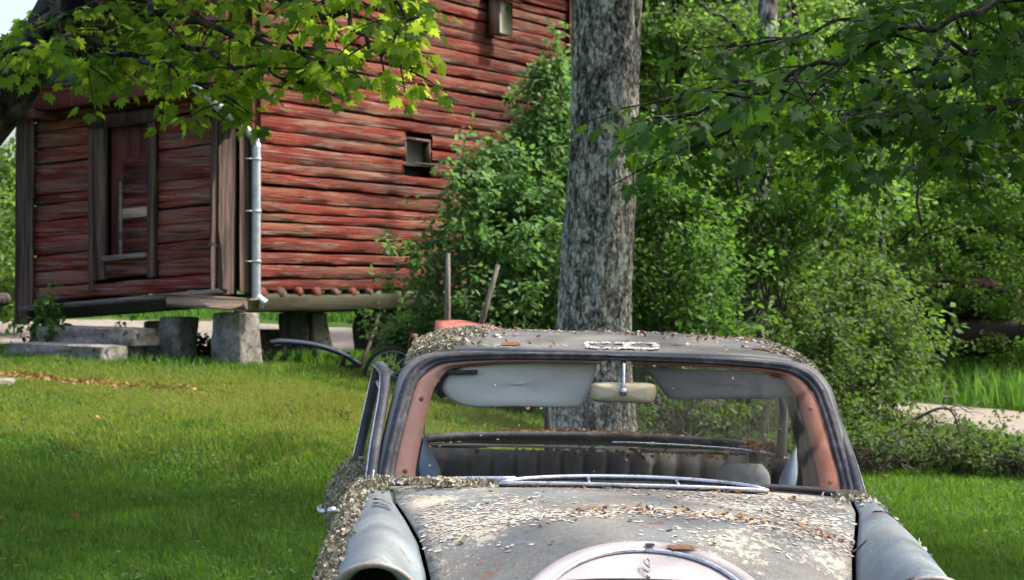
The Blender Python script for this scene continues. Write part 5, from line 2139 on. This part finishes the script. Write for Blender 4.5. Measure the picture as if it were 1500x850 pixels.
# far wood that reads as one mass
n = 46000
x = rng.uniform(-30, 42, n)
y = 47 + rng.random(n) ** 1.6 * 11
hmax = 4.0 + 12.5 * sm(-8.0, -3.0, x)
z = zg(x, y) + rng.random(n) ** .8 * hmax * (.82 + .18 * np.sin(x * 1.1) * np.sin(x * .37 + 1))
d = rand_dirs(n)
V, F = leaves(np.stack([x, y, z], 1), rng.uniform(.28, .55, n), d * np.array([1, 1, .5]) + np.array([0, 0, -.3]), np.array([0, -.4, .8]) + rng.normal(0, .6, (n, 3)), T_QUAD)
tag(mesh_obj('distant_wood', V, F, M['wood_leaf']), 'dense sunlit wood closing the background', 'wood', None, 'stuff')
# shaded undergrowth below the trees
n = 26000
x = rng.uniform(.0, 14, n)
y = rng.uniform(23.5, 34, n)
okm = (segdist(x, y, road_pts) > 2.2) & ((x < 5) | (segdist(x, y, road_pts) > 3.5)) & (y > 23.5)
x, y = x[okm], y[okm]
z = zg(x, y) + rng.random(len(x)) ** 1.5 * .75 * (.5 + .5 * np.sin(x * 2.1) * np.sin(y * 1.3))
z = np.maximum(z, zg(x, y) + .02)
d = rand_dirs(len(x))
V, F = leaves(np.stack([x, y, z], 1), rng.uniform(.07, .14, len(x)), d * np.array([1, 1, .5]) + np.array([0, 0, .1]), np.array([0, 0, 1.]) + rng.normal(0, .5, (len(x), 3)), T_LEAF)
tag(mesh_obj('undergrowth', V, F, M['bush']), 'leafy ground cover under the trees', 'undergrowth', None, 'stuff')


# ================================================================== GRASS
def blades(x, y, h, w, lean, mat, name, label, mats=None):
    n = len(x)
    z = zg(x, y)
    a = rng.uniform(0, 2 * math.pi, n)
    b = rng.uniform(0, 2 * math.pi, n)
    L = lean * h * rng.uniform(.1, 1.3, n)
    dx, dy = np.cos(b) * L, np.sin(b) * L
    wx, wy = np.cos(a) * w / 2, np.sin(a) * w / 2
    V = np.empty((n, 5, 3))
    V[:, 0] = np.stack([x - wx, y - wy, z - .005], 1)
    V[:, 1] = np.stack([x + wx, y + wy, z - .005], 1)
    V[:, 2] = np.stack([x + wx * .8 + dx * .35, y + wy * .8 + dy * .35, z + h * .6], 1)
    V[:, 3] = np.stack([x - wx * .8 + dx * .35, y - wy * .8 + dy * .35, z + h * .6], 1)
    V[:, 4] = np.stack([x + dx, y + dy, z + h], 1)
    base = (np.arange(n) * 5)[:, None]
    return tag(mesh_obj(name, V.reshape(-1, 3), [base + np.array([[0, 1, 2, 3]]), base + np.array([[3, 2, 4]])], mat), label, 'grass', None, 'stuff')


def mask(x, y):
    ok = ~((np.abs(x - .285) < .74) & (y > 4.4) & (y < 8.75))
    ok &= (segdist(x, y, road_pts) > 1.15) & ~((y > 22.3) & (x < -.5))
    ok &= (segdist(x, y, soil_pts) > .20) | (rng.random(len(x)) < .25)
    ok &= np.hypot(x - .56, y - 13.5) > .30
    # house footprint
    ux, uy = x - HO[0], y - HO[1]
    lx = ux * math.cos(TH) + uy * math.sin(TH)
    ly = -ux * math.sin(TH) + uy * math.cos(TH)
    ok &= ~((lx > .35) & (lx < 7.3) & (ly > -.0) & (ly < 2.8) & (rng.random(len(x)) < .9))
    return ok


N1 = 470000
y = 9.0 * (26.5 / 9.0) ** (rng.random(N1) ** 1.0)
x = rng.uniform(-.34, .34, N1) * y
ok = mask(x, y)
x, y = x[ok], y[ok]
pn = pnoise(np.stack([x, y, 0 * x], 1), .8, .7)
pn2 = pnoise(np.stack([x, y, 0 * x], 1), 4.3, 1.9)
h = rng.uniform(.03, .085, len(x)) * (.55 + .45 * pn + .5 * pn2)
blades(x, y, h, rng.uniform(.005, .0095, len(x)) * (y / 12) ** .5, .7, M['grass'], 'lawn_grass', 'short mown green lawn around the car')
N2 = 60000
y = rng.uniform(2.5, 9.3, N2)
x = rng.uniform(-5, 5, N2)
ok = mask(x, y)
x, y = x[ok], y[ok]
blades(x, y, rng.uniform(.04, .10, len(x)), rng.uniform(.005, .009, len(x)), .7, M['grass'], 'lawn_grass', 'lawn in the foreground beside the car')
# clover and low weeds in the lawn
NC = 15000
cx_ = rng.uniform(-5, 4.5, 170)
cy_ = 9.5 + 10 * rng.random(170) ** 1.2
ci = rng.integers(0, 170, NC)
x = cx_[ci] + rng.normal(0, .16, NC)
y = cy_[ci] + rng.normal(0, .20, NC)
ok = mask(x, y)
x, y = x[ok], y[ok]
z = zg(x, y) + rng.uniform(.02, .065, len(x))
V, F = leaves(np.stack([x, y, z], 1), rng.uniform(.018, .042, len(x)), rand_dirs(len(x), .15, .3), np.array([0, 0, 1.]) + rng.normal(0, .35, (len(x), 3)), T_LEAF)
tag(mesh_obj('clover', V, F, M['clover']), 'patches of clover and low weeds in the lawn', 'clover', None, 'stuff')
# dry blades on worn strip and far lawn edge, yellow also painting the sunlight
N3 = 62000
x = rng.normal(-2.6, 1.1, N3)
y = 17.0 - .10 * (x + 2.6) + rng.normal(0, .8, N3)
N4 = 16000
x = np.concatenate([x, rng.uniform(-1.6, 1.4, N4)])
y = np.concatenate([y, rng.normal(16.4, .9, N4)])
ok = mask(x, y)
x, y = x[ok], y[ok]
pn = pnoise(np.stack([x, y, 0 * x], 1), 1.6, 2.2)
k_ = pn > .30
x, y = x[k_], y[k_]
M['drysungrass'] = leaf_mat('dry and sunlit grass blade', [(0, (.17, .14, .035)), (.4, (.24, .22, .05)), (.6, (.14, .19, .03)), (1, (.11, .19, .025))], (.36, .42, .05), .35, .6)
blades(x, y, rng.uniform(.035, .085, len(x)), rng.uniform(.007, .011, len(x)), .9, M['drysungrass'], 'dry_grass', 'dry grass on the worn part of the lawn, its yellow also painting the sunlight there')
# long grass under the eaves drip and round the pillars
N5 = 9000
t = rng.random(N5)
lx = rng.uniform(.5, 4.2, N5)
ly = -rng.random(N5) ** 1.4 * .75 + .05
c_, s_ = math.cos(TH), math.sin(TH)
x = HO[0] + lx * c_ - ly * s_
y = HO[1] + lx * s_ + ly * c_
lx2 = rng.uniform(-.9, .0, 2600)
ly2 = rng.uniform(-.1, 3.0, 2600)
x = np.concatenate([x, HO[0] + lx2 * c_ - ly2 * s_])
y = np.concatenate([y, HO[1] + lx2 * s_ + ly2 * c_])
hh = np.concatenate([rng.uniform(.05, .19, N5), rng.uniform(.05, .15, 2600)])
blades(x, y, hh, rng.uniform(.009, .016, len(x)), .6, M['weed'], 'long_grass', 'longer uncut grass along the foot of the storehouse')
# lush verge beyond the gravel road
N6 = 26000
y = rng.uniform(19, 33, N6)
x = rng.uniform(3.5, 12, N6)
dd = segdist(x, y, road_pts)
okv = (dd > 1.2) & (dd < 5) & (y > 24.5 - (x - 6) * 1.1)
x, y = x[okv], y[okv]
blades(x, y, rng.uniform(.12, .55, len(x)), rng.uniform(.014, .03, len(x)), .5, M['weed'], 'verge_grass', 'tall lush grass on the far verge of the gravel road')
N7 = 30000
y = rng.uniform(34.4, 46, N7)
x = rng.uniform(-14, 1, N7)
ok = segdist(x, y, road_pts) > 2.6
x, y = x[ok], y[ok]
blades(x, y, rng.uniform(.06, .2, len(x)), rng.uniform(.02, .04, len(x)), .5, M['weed'], 'verge_grass', 'bright grass beyond the road behind the storehouse')
# bright blades, their colour standing in for sunlight on the rise before the storehouse
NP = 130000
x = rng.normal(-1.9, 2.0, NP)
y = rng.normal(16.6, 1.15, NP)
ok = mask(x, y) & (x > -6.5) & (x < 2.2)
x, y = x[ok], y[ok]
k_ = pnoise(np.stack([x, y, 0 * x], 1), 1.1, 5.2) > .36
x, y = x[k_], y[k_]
M['sunlitgrass'] = leaf_mat('sunlit grass blade', [(0, (.09, .15, .025)), (.6, (.15, .20, .035)), (1, (.25, .23, .06))], (.40, .50, .05), .40, .6)
blades(x, y, rng.uniform(.04, .09, len(x)), rng.uniform(.006, .010, len(x)), .8, M['sunlitgrass'], 'sunlit_grass', 'grass coloured bright yellow-green for the sunlight on the rise before the storehouse')
# dry brown patch on the worn ground
x = rng.normal(-1.75, .45, 7000)
y = rng.normal(17.0, .38, 7000)
ok = mask(x, y)
x, y = x[ok], y[ok]
M['browngrass'] = leaf_mat('brown dry grass', [(0, (.16, .09, .03)), (.6, (.26, .18, .06)), (1, (.34, .26, .09))], (.34, .26, .06), .3, .6)
blades(x, y, rng.uniform(.035, .08, len(x)), rng.uniform(.007, .011, len(x)), 1.0, M['browngrass'], 'dry_grass', 'brown dry grass on the worn patch of lawn')
# longer tufts left by the mower along the car and by the stones
NT_ = 5200
sd_ = np.where(rng.random(NT_) < .5, -1, 1)
x = .285 + sd_ * (.70 + np.abs(rng.normal(0, .12, NT_)))
y = rng.uniform(4.2, 8.9, NT_)
blades(x, y, rng.uniform(.08, .24, NT_), rng.uniform(.006, .011, NT_), .6, M['grass'], 'long_grass', 'long grass the mower missed along the sides of the car')
# fallen leaves on the worn strip
N8 = 900
x = np.concatenate([rng.normal(-3.9, .8, N8), rng.uniform(-1.3, 1.2, 350), rng.uniform(-4, 4, 260)])
y = np.concatenate([17.75 - .22 * (x[:N8] + 3.9) + rng.normal(0, .12, N8), rng.normal(15.6, .8, 350), rng.uniform(10, 18, 260)])
z = zg(x, y) + .045
V, F = leaves(np.stack([x, y, z], 1), rng.uniform(.03, .07, len(x)), rand_dirs(len(x), 0, .3), np.array([0, 0, 1.]) + rng.normal(0, .4, (len(x), 3)), T_LEAF)
tag(mesh_obj('fallen_leaves', V, F, M['litter']), 'brown fallen leaves scattered on the lawn', 'leaves', None, 'stuff')

# ================================================================== LIGHT, SKY, CAMERA
SUN_EL, SUN_AZ = 54.0, math.atan2(.85, .20)      # azimuth measured from +Y towards +X
sd = Vector((math.sin(SUN_AZ) * math.cos(R(SUN_EL)), math.cos(SUN_AZ) * math.cos(R(SUN_EL)), math.sin(R(SUN_EL))))
w = bpy.data.worlds.new('World')
scene.world = w
w.use_nodes = True
nt = w.node_tree
sky = nt.nodes.new('ShaderNodeTexSky')
sky.sky_type = 'NISHITA'
sky.sun_disc = False
sky.sun_elevation = R(SUN_EL)
sky.sun_rotation = SUN_AZ
sky.air_density = .95
sky.dust_density = 5.0
sky.ozone_density = .7
nt.links.new(sky.outputs[0], nt.nodes['Background'].inputs[0])
nt.nodes['Background'].inputs[1].default_value = .15
sl_ = bpy.data.lights.new('sun', 'SUN')
sl_.energy = 2.6
sl_.angle = R(1.5)
sl_.color = (1, .95, .86)
so = bpy.data.objects.new('sun', sl_)
COL.objects.link(so)
so.rotation_euler = (-sd).to_track_quat('-Z', 'Y').to_euler()
so.location = (6, -4, 14)

cam = bpy.data.cameras.new('camera')
cam.sensor_width = 36
cam.lens = 36 * FPX / 1500
cam.clip_end = 1200
cam.dof.use_dof = True
cam.dof.focus_distance = 5.9
cam.dof.aperture_fstop = 11.0
co = bpy.data.objects.new('camera', cam)
COL.objects.link(co)
co.location = (0, 0, CAM_H)
co.rotation_euler = (R(90), 0, 0)
scene.camera = co

vs_ = scene.view_settings
vs_.view_transform = 'Standard'
vs_.look = 'None'
vs_.gamma = 1
vs_.use_curve_mapping = False
vs_.exposure = 1.45
cy = scene.cycles
cy.use_denoising = True
cy.max_bounces = 8
cy.diffuse_bounces = 4
cy.glossy_bounces = 2
cy.transmission_bounces = 6
cy.transparent_max_bounces = 8
cy.caustics_reflective = False
cy.caustics_refractive = False
cy.sample_clamp_indirect = 6
